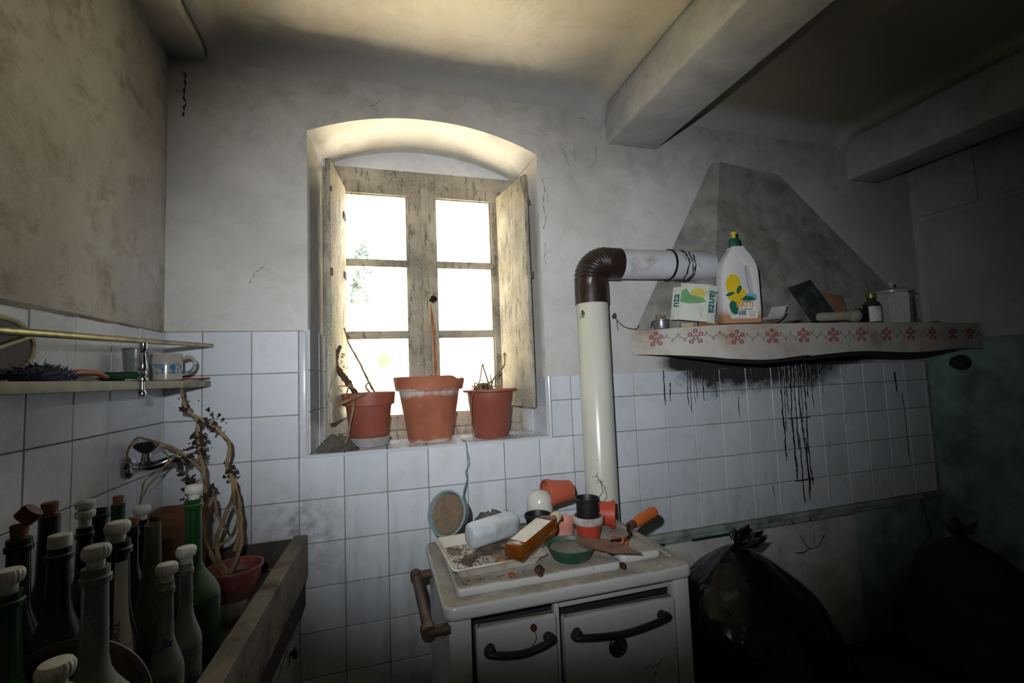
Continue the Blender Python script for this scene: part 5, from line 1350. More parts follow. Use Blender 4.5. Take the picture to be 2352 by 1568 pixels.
# bent twig on the black pot
b = MB(); b.tube([(0, 0, 0), (0.022, -0.002, 0.022), (0.016, -0.002, 0.050), (0.004, -.002, 0.072), (-.002, -.002, .078)], [.0014, .0012, .0012, .001, .0006], 5)
for p, q in (((0.016, -0.002, 0.050), (.026, -.004, .056)), ((0.010, -0.002, 0.061), (.000, -.004, .058)), ((0.004, -.002, 0.072), (-.012, 0, .070)), ((0.004, -.002, 0.072), (.008, 0, .082))): b.tube([p, q], [.001, .0005], 4)
tag(b.build('twig', [STEMD], None, (0.925, -0.455, HZ + 0.120)), 'thin bent dead twig leaning out of the nested black pot', 'twig')
# trowel
tw = thing('trowel', 'mason trowel with an orange wooden handle and rusty pointed blade', 'trowel', (0.9, -0.60, HZ))
TO = Vector((0.9, -0.60, HZ))
b = MB(); zt = HZ + 0.020
tip = Vector((0.944, -0.672, zt + .010)); heel = Vector((0.808, -0.545, zt + .020)); mid = Vector((0.895, -0.585, zt + .018)); m2 = Vector((0.868, -0.638, zt + .010))
up_ = Vector((0, 0, .0018))
b.add([heel + Vector((-.003, -.014, -.001)), m2, tip, mid + Vector((.012, .008, 0)), heel + Vector((.012, .022, 0))], [[0, 1, 2, 3, 4]]); n0 = len(b.v)
b.add([Vector(v) + up_ for v in b.v[:5]], [[0, 1, 2, 3, 4]]); b.f += [[i, (i + 1) % 5, 5 + (i + 1) % 5, 5 + i] for i in range(5)]; b.m += [0] * 5; b.sm += [False] * 5
b.build('blade', [plain('rusty_blade', (128, 96, 78), 0.6, metal=0.4, dirt=(96, 56, 38), amt=0.5, scale=30)], tw, tuple(-TO))
b = MB(); b.tube(spline([(0.900, -0.586, zt + .020), (0.962, -0.560, zt + .010), (0.985, -0.545, zt + .016), (0.984, -0.535, zt + .022), (0.990, -0.525, zt + .030), (1.004, -0.516, zt + .030)], 6), 0.0048, 10); b.build('tang', [IRON], tw, tuple(-TO))
hd = Vector((0.125, 0.045, 0.022)).normalized()
b = MB(); b.lathe([(0, 0), (0.0125, 0.0), (0.0135, 0.022), (0.0120, 0.024)], 20, (0.997, -0.518, zt + .027), align(hd)); b.build('ferrule', [plain('ferrule', (110, 66, 56), 0.5, metal=.3)], tw, tuple(-TO))
b = MB(); b.lathe([(0.012, 0.022), (0.0150, 0.030), (0.0175, 0.060), (0.0165, 0.090), (0.0185, 0.112), (0.0160, 0.124), (0.008, 0.129), (0, 0.130)], 24, (0.997, -0.518, zt + .027), align(hd)); b.build('handle', [plain('orange_varnish', (184, 96, 46), 0.4, dirt=(140, 100, 62), amt=0.4, scale=18)], tw, tuple(-TO))
# ------------------------------------------------------------------ chimney hood with mantel shelf and painted valance
HOODP = plain('hood_plaster', (150, 147, 140), 0.95, dirt=(112, 108, 100), amt=0.6, scale=7, bump=0.9, bscale=26, world=True)
MZ = 0.430
hood = thing('chimney_hood', 'grey plastered pyramid chimney hood with a flower-patterned mantel board', 'hood', (2.2, -0.1, MZ))
HO = Vector((2.2, -0.1, MZ))
A0, A1 = Vector((1.366, -0.01, MZ)), Vector((1.625, -0.195, MZ))          # canted left end, front-left corner
A2, A3 = Vector((3.06, -0.105, MZ)), Vector((3.17, -0.02, MZ))
T0, T1, T2, T3 = Vector((1.845, -0.002, 1.250)), Vector((1.868, -0.035, 1.248)), Vector((2.232, -0.030, 1.215)), Vector((2.262, -0.002, 1.20))
b = MB()
def face(p, q, r, s, nu, nv, amp=0.006):
    nrm = (q - p).cross(s - p).normalized()
    def fn(u, v):
        x = (p * (1 - u) + q * u) * (1 - v) + (s * (1 - u) + r * u) * v
        e = min(1, 6 * u, 6 * (1 - u), 6 * v, 6 * (1 - v))
        return tuple(x + nrm * (noise.noise(x * 7) * amp * e + noise.noise(x * 28) * amp * .35 * e))
    b.grid(fn, nu, nv)
face(A0, A1, T1, T0, 14, 36); face(A1, A2, T2, T1, 50, 36); face(A2, A3, T3, T2, 10, 36)
b.build('hood_slope', [HOODP], hood, tuple(-HO))
# mantel slab: outline in plan with the canted corner
OUT = [(1.352, -0.012), (1.40, -0.085), (1.50, -0.190), (1.60, -0.262), (1.70, -0.292), (1.90, -0.308), (2.2, -0.318), (2.6, -0.312), (2.9, -0.292), (3.165, -0.262)]
OUT = [(p.x, p.y) for p in spline([(x, y, 0) for x, y in OUT], 5)]
b = MB(); b.prism([(3.180, -0.012)] + [(1.352, -0.010)] + OUT, 0.022, (0, 0, MZ - 0.022)); b.build('mantel_slab', [plain('mantel_board', (112, 104, 92), 0.85, dirt=(58, 50, 42), amt=0.6, scale=8, world=True)], hood, tuple(-HO))
# valance following the outline, wavy lower edge
VAL = plain('valance_oilcloth', (182, 176, 166), 0.7, dirt=(150, 120, 96), amt=0.45, scale=4, world=True)
RINK = plain('red_print', (136, 44, 50), 0.8); GINK = plain('grey_print', (110, 102, 100), 0.8)
L_ = [0.0]
for p, q in zip(OUT, OUT[1:]): L_.append(L_[-1] + math.hypot(q[0] - p[0], q[1] - p[1]))
def along(s):
    s = max(0, min(L_[-1] - 1e-6, s))
    for i in range(len(L_) - 1):
        if s <= L_[i + 1]:
            t = (s - L_[i]) / (L_[i + 1] - L_[i]); p = Vector((*OUT[i], 0)).lerp(Vector((*OUT[i + 1], 0)), t)
            d = Vector((OUT[i + 1][0] - OUT[i][0], OUT[i + 1][1] - OUT[i][1], 0)).normalized(); return p, d, Vector((d.y, -d.x, 0))
TL = L_[-1]
def bottom(s):
    x = along(s)[0].x
    return 0.300 + 0.030 * max(0, (1.62 - x) / .27) - 0.016 * math.exp(-((x - 1.78) / .16) ** 2) + 0.006 * math.sin((x - 2.1) * 9) * (1 if x > 2.0 else 0)
def val(u, v):
    s = u * TL; p, d, n = along(s)
    z = MZ + .001 + (bottom(s) - MZ - .001) * v
    q = p + n * (0.004 + 0.003 * v * math.sin(s * 14))
    return (q.x, q.y, z)
def val2(u, v):
    s = u * TL; p, d, n = along(s); z = MZ + .001 + (bottom(s) - MZ - .001) * v
    q = p + n * (0.0 + 0.003 * v * math.sin(s * 14)); return (q.x, q.y, z)
b = MB(); b.grid(val, 120, 6); b.grid(val2, 120, 6)
# closed lower and upper edges
for v in (0, 1):
    vs = [val(i / 120, v) for i in range(121)] + [val2(i / 120, v) for i in range(121)]
    b.add(vs, [[i, i + 1, 122 + i, 121 + i] for i in range(120)])
vb = b.build('valance', [VAL], hood, tuple(-HO), autos=0)
# the print: flower rosettes joined by looped tendrils
fl_b = MB(); td = MB()
k = 0; s = 0.11
while s < TL - .05:
    for (du, dv, r) in ((0, 0, .013), (-.020, .012, .011), (.020, .012, .011), (-.016, -.016, .011), (.016, -.016, .011), (0, .026, .010)):
        p, d, n = along(s + du); zc_ = 0.375 + dv + (0.012 if s < .3 else 0)
        for j in range(8):
            a = j * math.pi / 4
            c1 = p + n * 0.0085 + d * (r * .35 * math.cos(a)) + Vector((0, 0, zc_ + r * .35 * math.sin(a)))
            c2 = p + n * 0.0085 + d * (r * .95 * math.cos(a)) + Vector((0, 0, zc_ + r * .95 * math.sin(a)))
            fl_b.tube([c1, c2], 0.0017, 4)
    pts = []
    for i in range(22):
        t = i / 21; p, d, n = along(s + .030 + .095 * t); pts.append(p + n * .0085 + Vector((0, 0, 0.378 + (0.012 if s < .3 else 0) + .016 * math.sin(t * 4 * math.pi))) + d * (.010 * math.sin(t * 8 * math.pi)))
    td.tube(pts, 0.0011, 4)
    s += 0.155; k += 1
fl_b.build('flower_print', [RINK], vb)['kind'] = 'stuff'
td.build('tendril_print', [GINK], vb)['kind'] = 'stuff'
# dark soffit behind the valance
HOODBLK = plain('hood_black', (16, 14, 13), 0.9)  # black for the sooty, shaded hollow under the hood
b = MB(); b.prism([(3.175, -0.012)] + [(1.37, -0.010)] + [(x + .004, y + .012) for x, y in OUT], 0.012, (0, 0, 0.332)); b.build('soffit_board', [HOODBLK], hood, tuple(-HO))
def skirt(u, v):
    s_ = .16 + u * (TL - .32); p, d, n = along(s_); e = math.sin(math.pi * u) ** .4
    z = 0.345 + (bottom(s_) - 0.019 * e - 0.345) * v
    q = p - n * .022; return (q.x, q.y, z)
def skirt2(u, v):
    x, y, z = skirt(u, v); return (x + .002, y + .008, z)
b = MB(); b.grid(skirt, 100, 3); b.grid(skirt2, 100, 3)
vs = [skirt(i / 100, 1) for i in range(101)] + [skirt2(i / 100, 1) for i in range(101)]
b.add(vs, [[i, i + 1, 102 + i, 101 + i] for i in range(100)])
b.build('hollow_skirt', [HOODBLK], hood, tuple(-HO), autos=0)  # added black strip, stands in for the dark hollow behind the valance
# tar that has run down the tiles under the hood
def drip(x, z0, z1, r, seed, label=None, parent=None):
    rnd = random.Random(seed); pts = []; n = max(6, int((z0 - z1) / .012)); xx = x
    for i in range(n + 1):
        t = i / n; xx += rnd.uniform(-.0022, .0022)
        pts.append((xx, -0.0088, z0 + (z1 - z0) * t))
    b = MB(); b.tube(pts, [r * rnd.uniform(.6, 1.25) * (1 if i < n - 1 else .6) for i in range(n + 1)], 5, flat=1.0)
    b.v = [(v[0], -0.0088 + (v[1] + 0.0088) * .35, v[2]) for v in b.v]
    return b.build('tar_drip', [TAR], wall_b)
for i, (x, z0, z1, r) in enumerate([(2.155, .26, -.20, .005), (2.175, .25, -.06, .004), (2.190, .26, .02, .004), (2.215, .26, -.30, .0055), (2.235, .26, -.16, .004), (2.262, .26, -.36, .005), (2.275, .25, -.02, .0035), (2.300, .26, -.33, .0045), (2.325, .26, .09, .004), (2.350, .25, .04, .003),
        (1.625, .26, .09, .0022), (1.640, .26, .06, .0022), (1.655, .25, .10, .002), (1.672, .25, .12, .002), (1.71, .25, .11, .003), (1.775, .25, .12, .0025), (1.50, .255, .10, .003), (1.535, .20, .115, .003), (1.90, .12, .02, .003), (1.985, .25, .14, .0022), (2.42, .25, .11, .003), (2.93, .20, .09, .006), (2.97, .08, -.27, .0025), (2.56, -.01, -.06, .002), (2.06, -.31, -.36, .002), (2.245, -.08, -.42, .004), (2.285, -.10, -.40, .004)]):
    drip(x, z0, z1, r, 100 + i)
b = MB(); b.box((2.255, -0.0095, -0.0035), (0.14, 0.002, 0.004)); b.box((2.24, -0.0095, 0.150), (0.13, 0.002, 0.004)); b.box((2.255, -.0095, -.303), (.12, .002, .004))
b.build('tar_smear', [TAR], wall_b)

# ------------------------------------------------------------------ things on the mantel
MS = MZ + 0.0018
# dish soap bottle
ds = thing('detergent_bottle', 'white handled dish detergent bottle with lemon label and green cap on the mantel', 'bottle', (1.705, -0.262, MS + .004), (0, 0, math.radians(-12)))
ds.scale = (0.80, 0.80, 1.0)
DW = NT('detergent_plastic'); _co = DW.obj(); _s = DW.sep(_co)
DW.col(DW.mix(DW.maprange(_s[2], 0.062, 0.030), DW.mix(DW.noise(_co, 14, 5, .6), srgb(206, 202, 198), srgb(222, 222, 224)), srgb(182, 138, 100))); DW.set(Roughness=0.35)
outl = [(-.098, 0.006), (-.092, 0), (.092, 0), (.098, .006), (.100, .10), (.099, .205), (.090, .245), (.062, .285), (.036, .310), (.030, .318), (-.026, .318), (-.030, .310), (-.055, .285), (-.085, .240), (-.096, .190), (-.100, .10)]
outl = [(p.x, max(0.0, p.y)) for p in spline([(x, y, 0) for x, y in outl + [outl[0]]], 3)][:-1]
outl = [p for i, p in enumerate(outl) if math.hypot(p[0] - outl[i - 1][0], p[1] - outl[i - 1][1]) > 1e-4]
hole = [(.048, .115), (.060, .108), (.068, .122), (.064, .185), (.056, .222), (.044, .236), (.032, .232), (.030, .215), (.036, .165)]
hole = [(p.x, p.y) for p in spline([(x, y, 0) for x, y in hole + [hole[0]]], 4)][:-1]
bm = bmesh.new()
# keyhole split: the outline with the hand hole, cut into an upper and a lower face that meet beside the hole
vo = [bm.verts.new((x, 0, z)) for x, z in outl]; vh = [bm.verts.new((x, 0, z)) for x, z in hole]
def near(vs, x, z): return min(range(len(vs)), key=lambda i: (vs[i].co.x - x) ** 2 + (vs[i].co.z - z) ** 2)
oR, oL = near(vo, .100, .170), near(vo, -.098, .170); hR, hL = near(vh, .068, .165), near(vh, .034, .175)
def path(vs, i, j):
    out = [vs[i]]
    while i != j: i = (i + 1) % len(vs); out.append(vs[i])
    return out
o_up, o_dn = path(vo, oR, oL), path(vo, oL, oR)
area = sum(p.co.x * q.co.z - q.co.x * p.co.z for p, q in zip(vh, vh[1:] + vh[:1]))
if area > 0: h_up, h_dn = path(vh, hR, hL), path(vh, hL, hR)          # hole counter-clockwise
else: h_up, h_dn = path(vh, hL, hR)[::-1], path(vh, hR, hL)[::-1]
fs_ = [bm.faces.new(o_up + h_up[::-1]), bm.faces.new(o_dn + h_dn[::-1])]
ex = bmesh.ops.extrude_face_region(bm, geom=fs_)
bmesh.ops.translate(bm, vec=(0, 0.062, 0), verts=[g for g in ex['geom'] if isinstance(g, bmesh.types.BMVert)])
bmesh.ops.recalc_face_normals(bm, faces=bm.faces)
be = [e for e in bm.edges if len(e.link_faces) == 2 and abs(e.link_faces[0].normal.dot(e.link_faces[1].normal)) < .5 and abs(e.verts[0].co.y - e.verts[1].co.y) < 1e-6]
try: bmesh.ops.bevel(bm, geom=be, offset=0.011, segments=3, profile=0.5, affect='EDGES', clamp_overlap=True)
except Exception: pass
b = MB(); b.bm(bm, (0, -.031, 0), None, 0, True); db = b.build('bottle_body', [DW.mat], ds, autos=30)
b = MB(); ribbed(b, [(.026, .316, 0), (.0265, .318, .05), (.0255, .352, .05), (.022, .356, 0), (.010, .357, 0)], (0, 0, 0), None, 60, 20); cp = b.build('green_cap', [plain('cap_green', (22, 84, 66), .4)], ds)
b = MB(); b.lathe([(0, .356), (.011, .356), (.010, .372), (.015, .374), (.0155, .382), (.010, .386), (0, .387)], 24); b.build('yellow_spout', [plain('spout_yellow', (214, 186, 50), .4)], cp)
# label: flat print pieces on the front face
def flat(name, pts, mat, y, parent, th=.0006):
    b = MB(); b.prism([(x, z) for x, z in pts], th, (0, 0, 0), None)
    b.v = [(v[0], y - v[2], v[1]) for v in b.v]
    return b.build(name, [mat], parent)
def ell(cx_, cz_, a, c_, n=20, t=0.0): return [(cx_ + a * math.cos(q) * math.cos(t) - c_ * math.sin(q) * math.sin(t), cz_ + a * math.cos(q) * math.sin(t) + c_ * math.sin(q) * math.cos(t)) for q in [2 * math.pi * i / n for i in range(n)]]
YF = -.0312
lab = flat('label', [(-.066, .026), (-.056, .018), (.070, .018), (.080, .028), (.080, .105), (.045, .120), (.020, .135), (.000, .165), (-.012, .200), (-.030, .206), (-.060, .200), (-.078, .175), (-.080, .10), (-.078, .05)], plain('label_white', (222, 222, 218), .5), YF, ds)
YEL = plain('lemon_yellow', (226, 190, 40), .5); LGRN = plain('label_green', (28, 104, 84), .5); LBLU = plain('label_blue', (120, 178, 200), .5)
flat('lemon', ell(-.040, .155, .040, .048), YEL, YF - .0006, lab)
flat('lemon', [(-.05, .085), (.02, .085), (.035, .115), (.012, .140), (-.02, .165), (-.07, .14), (-.076, .10)], YEL, YF - .0007, lab)
flat('leaf', ell(-.012, .138, .020, .010, 16, .9), LGRN, YF - .0012, lab)
flat('leaf', ell(-.060, .120, .024, .007, 16, .25), LGRN, YF - .0012, lab)
flat('leaf', [(-.004, .095), (.020, .112), (.050, .108), (.080, .096), (.030, .090)], LGRN, YF - .0012, lab)
flat('leaf', ell(-.045, .064, .022, .030, 18, .5), LGRN, YF - .0012, lab)
flat('plate_rim', ell(.052, .112, .030, .010, 18, -.15), LBLU, YF - .0010, lab)
flat('sky_patch', [(-.006, .086), (.012, .093), (.074, .096), (.074, .090)], LBLU, YF - .0010, lab)
ORNG = plain('orange_letter', (226, 150, 24), .5); BLKI = plain('black_ink', (24, 24, 28), .6)
text_mesh('lettering', 'PIATTI', .032, ORNG, lab, (.012, YF - .0030, .074), (math.pi / 2, 0, 0), .0005, bold=.0008)
text_mesh('lettering', 'con aceto verde', .0100, BLKI, lab, (.020, YF - .0022, .056), (math.pi / 2, 0, 0), .0004)
flat('barcode_field', [(-.028, .026), (.018, .026), (.018, .052), (-.028, .052)], plain('barcode_white', (214, 210, 212), .6), YF - .0014, lab)
b = MB(); x = -.024; rnd = random.Random(2)
while x < .014:
    w = rnd.choice((.0008, .0014, .0022)); b.box((x + w / 2, YF - .0022, .041), (w, .0006, .018)); x += w + rnd.choice((.0009, .0014, .002))
b.build('barcode', [BLKI], lab)
b = MB()
for i in range(5): b.box((-.052, YF - .0012, .050 - i * .004), (.030, .0006, .0009))
b.box((.005, YF - .0012, .0215), (.110, .0006, .0013)); b.box((.052, YF - .0012, .046), (.04, .0006, .0012)); b.box((.052, YF - .0012, .040), (.04, .0006, .0012))
b.build('fine_print', [plain('fine_print', (90, 88, 92), .6)], lab)
b = MB(); b.box((.050, YF - .0012, .031), (.034, .0006, .010)); b.build('orange_strip', [plain('peach_print', (214, 176, 140), .6)], lab)
# lanza packet: an opened soap-powder box
lz = thing('soap_box', 'torn green and white soap packet printed with a lemon leaning by the flue end', 'box', (1.512, -0.212, MS + .020), (math.radians(-8), math.radians(9), math.radians(-30)))
lz.scale = (1.12, 1.0, 1.06)
BOXW = plain('packet_card', (204, 206, 196), .7, dirt=(170, 160, 140), amt=.35, scale=14)
b = MB(); b.box((0, 0, .078), (.100, .008, .150), bev=.001); pk = b.build('front_panel', [BOXW], lz)
b = MB(); b.box((.064, .012, .078), (.034, .007, .152), rz(.55), bev=.001); pr_r = b.build('side_panel', [BOXW], lz)
b = MB(); b.box((-.060, .016, .072), (.032, .006, .135), rz(-.6), bev=.001); pr_l = b.build('side_panel', [BOXW], lz)
flat('lemon_print', ell(.012, .112, .026, .024), plain('print_yellow', (206, 190, 84), .6), -.0042, pk)
flat('leaf_print', [(-.048, .075), (-.020, .070), (.020, .075), (.042, .082), (.030, .098), (-.012, .105), (-.030, .130), (-.046, .120)], plain('print_green', (104, 158, 104), .6), -.0044, pk)
TEAL = plain('teal_letter', (24, 104, 96), .6)
t1 = text_mesh('lettering', 'lanza', .046, TEAL, pr_r, (.0655, .0072, .086), (math.pi / 2, math.pi / 2, .55), .0006, bold=.0008)
t2 = text_mesh('lettering', 'nza', .040, TEAL, pr_l, (-.0618, .0118, .082), (math.pi / 2, -math.pi / 2, -.6), .0006, bold=.0008)
text_mesh('lettering', '12 pz', .016, plain('grey_letter', (150, 150, 144), .6), pk, (.030, -.0046, .040), (math.pi / 2, math.pi / 2, 0), .0004)
# small tin with a wire bail, full of stubs
tn = thing('small_tin', 'small grey metal tin full of twigs at the left end of the mantel', 'tin', (1.440, -0.106, MS), None)
tn.scale = (.80, .80, .95)
b = MB(); b.lathe([(0, 0), (.036, 0), (.038, .003), (.038, .036), (.040, .038), (.040, .042), (.036, .041), (.035, .006), (0, .006)], 36); b.build('can', [plain('tin_metal', (142, 146, 150), .35, metal=.7, dirt=(100, 96, 90), amt=.3)], tn)
b = MB(); rnd = random.Random(12)
for i in range(34):
    a = rnd.uniform(0, 6.28); r = rnd.uniform(0, .028)
    b.tube([(r * math.cos(a), r * math.sin(a), .034), (r * math.cos(a) + rnd.uniform(-.02, .02), r * math.sin(a) + rnd.uniform(-.02, .02), .05 + rnd.uniform(0, .02))], .0018, 4)
b.build('twig_bits', [STEM], tn)['kind'] = 'stuff'
b = MB(); b.tube([(-.040, 0, .036), (-.056, 0, .034), (-.068, 0, .008), (-.046, 0, .006), (-.056, 0, .030)], .002, 6); b.build('bail', [IRON], tn)
b = MB(); b.tube(spline([(1.27, -.012, .505), (1.280, -.014, .485), (1.300, -.02, .460), (1.325, -.03, .446), (1.350, -.034, .442), (1.366, -.036, .446), (1.372, -.038, .458)], 5), .0018, 5)
b.lathe([(0, 0), (.008, .002), (.010, .012), (.005, .024), (0, .026)], 9, (1.265, -.014, .490), ry(.3)); b.tube([(1.279, -.014, .485), (1.281, -.016, .435)], [.0018, .0008], 5)
tag(b.build('cobweb_wire', [STEMD], None), 'sagging dusty wire from the wall nail to the mantel end', 'wire')
# matchbox, sticks, papers
b = MB(); b.box((0, 0, .008), (.050, .034, .016), bev=.001)
mbx = tag(b.build('matchbox', [plain('match_cream', (186, 172, 138), .8, dirt=(120, 90, 60), amt=.4)], None, (1.512, -0.176, MS), (0, 0, -.35)), 'small cream matchbox on the mantel beside the tin', 'matchbox')
b = MB(); b.box((0, 0, .010), (.075, .030, .020), bev=.002)
tag(b.build('wood_offcut', [plain('wood_offcut', (140, 96, 62), .85, dirt=(90, 60, 42), amt=.5)], None, (1.592, -0.205, MS), (0, 0, -.45)), 'small brown wood offcut left of the detergent bottle', 'offcut')
def sheet(w, d, curl, seed):
    b = MB(); 
    def fn(u, v): return ((u - .5) * w, (v - .5) * d, .0008 + curl * (abs(u - .25) ** 2.2) * 2 * (1 if u > .25 else 2.0) + .002 * max(0, noise.noise(Vector((u * 5, v * 5, seed)))))
    b.grid(fn, 16, 10); n = len(b.v)
    b.v += [(x, y, z + .0009) for x, y, z in b.v]; m = len(b.f)
    b.f += [[i + n for i in f] for f in b.f]; b.m += [0] * m; b.sm += [True] * m
    return b
for lab_, loc, w, d, curl, rot, c in (('curled beige paper right of the detergent bottle, lowest of the papers', (1.925, -.235, MS), .17, .085, .02, -.12, (176, 164, 140)),
        ('folded reddish-edged booklet lying on the beige papers', (1.905, -.215, MS + .006), .13, .075, .045, .1, (170, 146, 128)),
        ('white leaflet with a lifted corner lying on the booklet', (1.915, -.222, MS + .020), .12, .07, .06, .25, (196, 194, 188)),
        ('long thin dark paper slip sticking out over the valance', (2.02, -.268, MS + .004), .22, .022, .008, -.18, (108, 92, 78))):
    o = sheet(w, d, curl, w * 40).build('paper_sheet', [plain('paper_%d' % int(c[0] + w * 1000), c, .85, dirt=(130, 112, 90), amt=.35, scale=16)], None, loc, (0, 0, rot), autos=0)
    tag(o, lab_, 'paper', 'papers on the mantel')
# leaning print and brown envelope
b = MB(); b.box((0, 0, .095), (.115, .003, .19), bev=.0006)
PH = NT('dark_print'); _n = PH.noise(PH.obj(), 18, 3, .6)
PH.col(PH.ramp(_n, [(.35, srgb(26, 34, 36)), (.55, srgb(44, 52, 50)), (.68, srgb(84, 84, 76))])); PH.set(Roughness=.4)
tag(b.build('photo_print', [PH.mat], None, (2.160, -0.262, MS + .024), (math.radians(-20), math.radians(-18), math.radians(-14))), 'dark glossy photograph print leaning against the hood', 'picture')
b = MB(); b.box((0, 0, .078), (.15, .003, .150), bev=.0006)
tag(b.build('envelope', [plain('kraft_brown', (140, 104, 66), .85, dirt=(84, 92, 84), amt=.4, scale=9)], None, (2.262, -0.232, MS + .012), (math.radians(-22), math.radians(8), math.radians(-10))), 'brown and grey-green card leaning behind the torch', 'card')
# torch lying down
tc = thing('torch', 'cream plastic pocket torch with a dark lens ring lying on the mantel', 'torch', (2.195, -0.288, MS + .027), None)
tc.scale = (.82, .82, .82)
Rt = align((1, -.06, .03))
b = MB(); b.lathe([(0, -.110), (.020, -.110), (.023, -.106), (.024, .060), (.025, .070), (.036, .098), (.037, .128), (0, .128)], 36, (0, 0, .004), Rt); b.build('barrel', [plain('cream_torch', (150, 148, 128), .5, dirt=(110, 106, 90), amt=.35)], tc)
b = MB(); b.lathe([(.0375, .126), (.0395, .128), (.0395, .142), (.034, .144), (0, .143)], 36, (0, 0, .004), Rt); b.build('lens_ring', [plain('navy_ring', (26, 28, 48), .45)], tc)
# brown medicine bottle
mbt = thing('medicine_bottle', 'small brown medicine bottle with a white and yellow label on the mantel', 'bottle', (2.455, -0.258, MS), None)
mbt.scale = (.70, .70, 1.0)
b = MB(); b.lathe([(0, 0), (.046, 0), (.049, .004), (.049, .080), (.044, .094), (.024, .108), (.022, .114), (.022, .124), (0, .124)], 36); b.build('bottle_body', [mat_bottle('brown_glass', (44, 34, 20), amt=.3)], mbt)
b = MB(); b.lathe([(0, .118), (.026, .118), (.027, .122), (.026, .138), (.022, .140), (0, .140)], 30); b.build('cap', [plain('gold_cap', (138, 128, 78), .4, metal=.6)], mbt)
wrap_label(mbt, .0496, .0496, .008, .078, -2.9, -1.25, LABELW); wrap_label(mbt, .0497, .0497, .008, .078, -1.25, -.55, plain('label_yellow', (140, 124, 40), .7), name='yellow_band')
# hexagonal ceramic jar with lid
jr = thing('ceramic_jar', 'pale hexagonal ceramic jar with a knobbed lid and blue flower on the mantel', 'jar', (2.645, -0.222, MS), (0, 0, math.radians(8)))
jr.scale = (.72, .72, 1.0)
JG = plain('jar_glaze', (168, 166, 160), .25, dirt=(140, 136, 126), amt=.3)
b = MB(); b.lathe([(0, 0), (.098, 0), (.102, .004), (.110, .120), (.106, .142), (.098, .150), (0, .150)], 6, (0, 0, 0), rz(.25), 0, False); b.build('jar_body', [JG], jr)
b = MB(); b.lathe([(0, .150), (.118, .150), (.119, .156), (.090, .166), (.030, .174), (.012, .178), (.010, .184), (.018, .190), (.020, .198), (.014, .206), (0, .208)], 36); b.build('lid', [JG], jr)
b = MB(); rnd = random.Random(6)
nj = Vector((math.cos(-math.pi / 2 + .25 - .22), math.sin(-math.pi / 2 + .25 - .22), 0))
for i in range(22):
    p = Vector((rnd.gauss(.012, .016), -.0955, .075 + rnd.gauss(0, .022))); b.lathe([(0, -.0012), (.008, -.001), (0, .002)], 7, p, rx(math.pi / 2), 0)
b.build('blue_flower', [plain('cobalt_flower', (50, 74, 120), .4, dirt=(58, 100, 92), amt=.5, scale=60)], jr, (0.028, 0.006, 0), (0, 0, .28))
b = MB(); b.box((0, -.104, .122), (.040, .003, .009), bev=.001); b.build('dark_lettering', [plain('jar_print', (50, 50, 54), .6)], jr, (0.03, 0.006, 0), (0, 0, .28))
b = MB(); b.grid(lambda u, v: ((u - .5) * .17, (v - .5) * .05, .001 + .012 * math.sin(math.pi * u) * math.sin(math.pi * v) * (1 + .5 * noise.noise(Vector((u * 6, v * 4, 1))))), 16, 8)
tag(b.build('cloth_scrap', [plain('dark_scrap', (34, 32, 30), .95)], None, (2.93, -.215, MS), (0, 0, .05), autos=0), 'flat dark scrap of cloth at the far right end of the mantel', 'cloth')
# ------------------------------------------------------------------ right side: rubbish bags, heap, wires
BAG = NT('black_bag'); _co = BAG.obj()
BAG.col(BAG.mix(BAG.noise(_co, 9, 4, .6), srgb(5, 5, 6), srgb(11, 11, 12))); BAG.set(Roughness=0.20, Specular_IOR_Level=0.4)
BAG.bump(BAG.noise(_co, 6, 2, .45, 1.2), .55, .03)
def sack(name, label, cat, loc, rx_, ry_, h, mat, seed, tie=None, lean=(0, 0)):
    t = thing(name, label, cat, loc)
    def fn(u, v):
        a = 2 * math.pi * u
        prof = (0.10 + 0.90 * min(1, v / .16) ** .5) if v < .16 else (1.0 - 0.25 * ((v - .16) / .44) ** 1.5 if v < .60 else 0.75 * math.cos((v - .60) / .40 * math.pi / 2) ** .75 + 0.0)
        if v == 0: prof = 0.02
        k = 1 + .10 * noise.noise(Vector((math.cos(a) * 1.6, math.sin(a) * 1.6, v * 3 + seed))) + .05 * abs(noise.noise(Vector((math.cos(a) * 5, math.sin(a) * 5, v * 6 + seed)))) + .02 * math.sin(11 * a + 6 * v + seed) * v
        z = h * v + .03 * noise.noise(Vector((math.cos(a) * 2, math.sin(a) * 2, seed + 9))) * math.sin(math.pi * v)
        return (rx_ * prof * k * math.cos(a) + lean[0] * v * v, ry_ * prof * k * math.sin(a) + lean[1] * v * v, max(0.001, z))
    b = MB(); b.grid(fn, 72, 44); b.build('sack_body', [mat], t, autos=0)
    if tie:
        b = MB(); p = Vector((lean[0], lean[1], h * .97)); rnd = random.Random(seed)
        for i in range(7):
            a = i * .9; d = Vector((math.cos(a) * .05 + tie[0], math.sin(a) * .04 + tie[1], .03 + .03 * rnd.random())); q = Vector((-d.y, d.x, .02)) * .7
            b.add([p, p + d * .8 + q * .5, p + d * 1.4, p + d * .8 - q * .5, p + d * .9 + Vector((0, 0, .012))], [[0, 1, 4], [1, 2, 4], [2, 3, 4], [3, 0, 4]], 0, True)
        b.build('tied_neck', [mat], t)
    return t
sack('rubbish_bag', 'glossy black rubbish bag with a knotted top beside the stove', 'bag', (1.555, -0.395, ZF), 0.375, 0.315, 0.705, BAG.mat, 3.0, (.05, .0), (-.02, .06))
CANV = plain('dirty_canvas', (44, 38, 30), .95, dirt=(26, 24, 22), amt=.5, scale=7, bump=.6, bscale=30)
sack('cloth_heap', 'dark brown sack slumped in the far right corner', 'sack', (2.78, -0.36, ZF), 0.28, 0.27, 0.56, CANV, 8.0, (.03, .01), (0.0, .05))
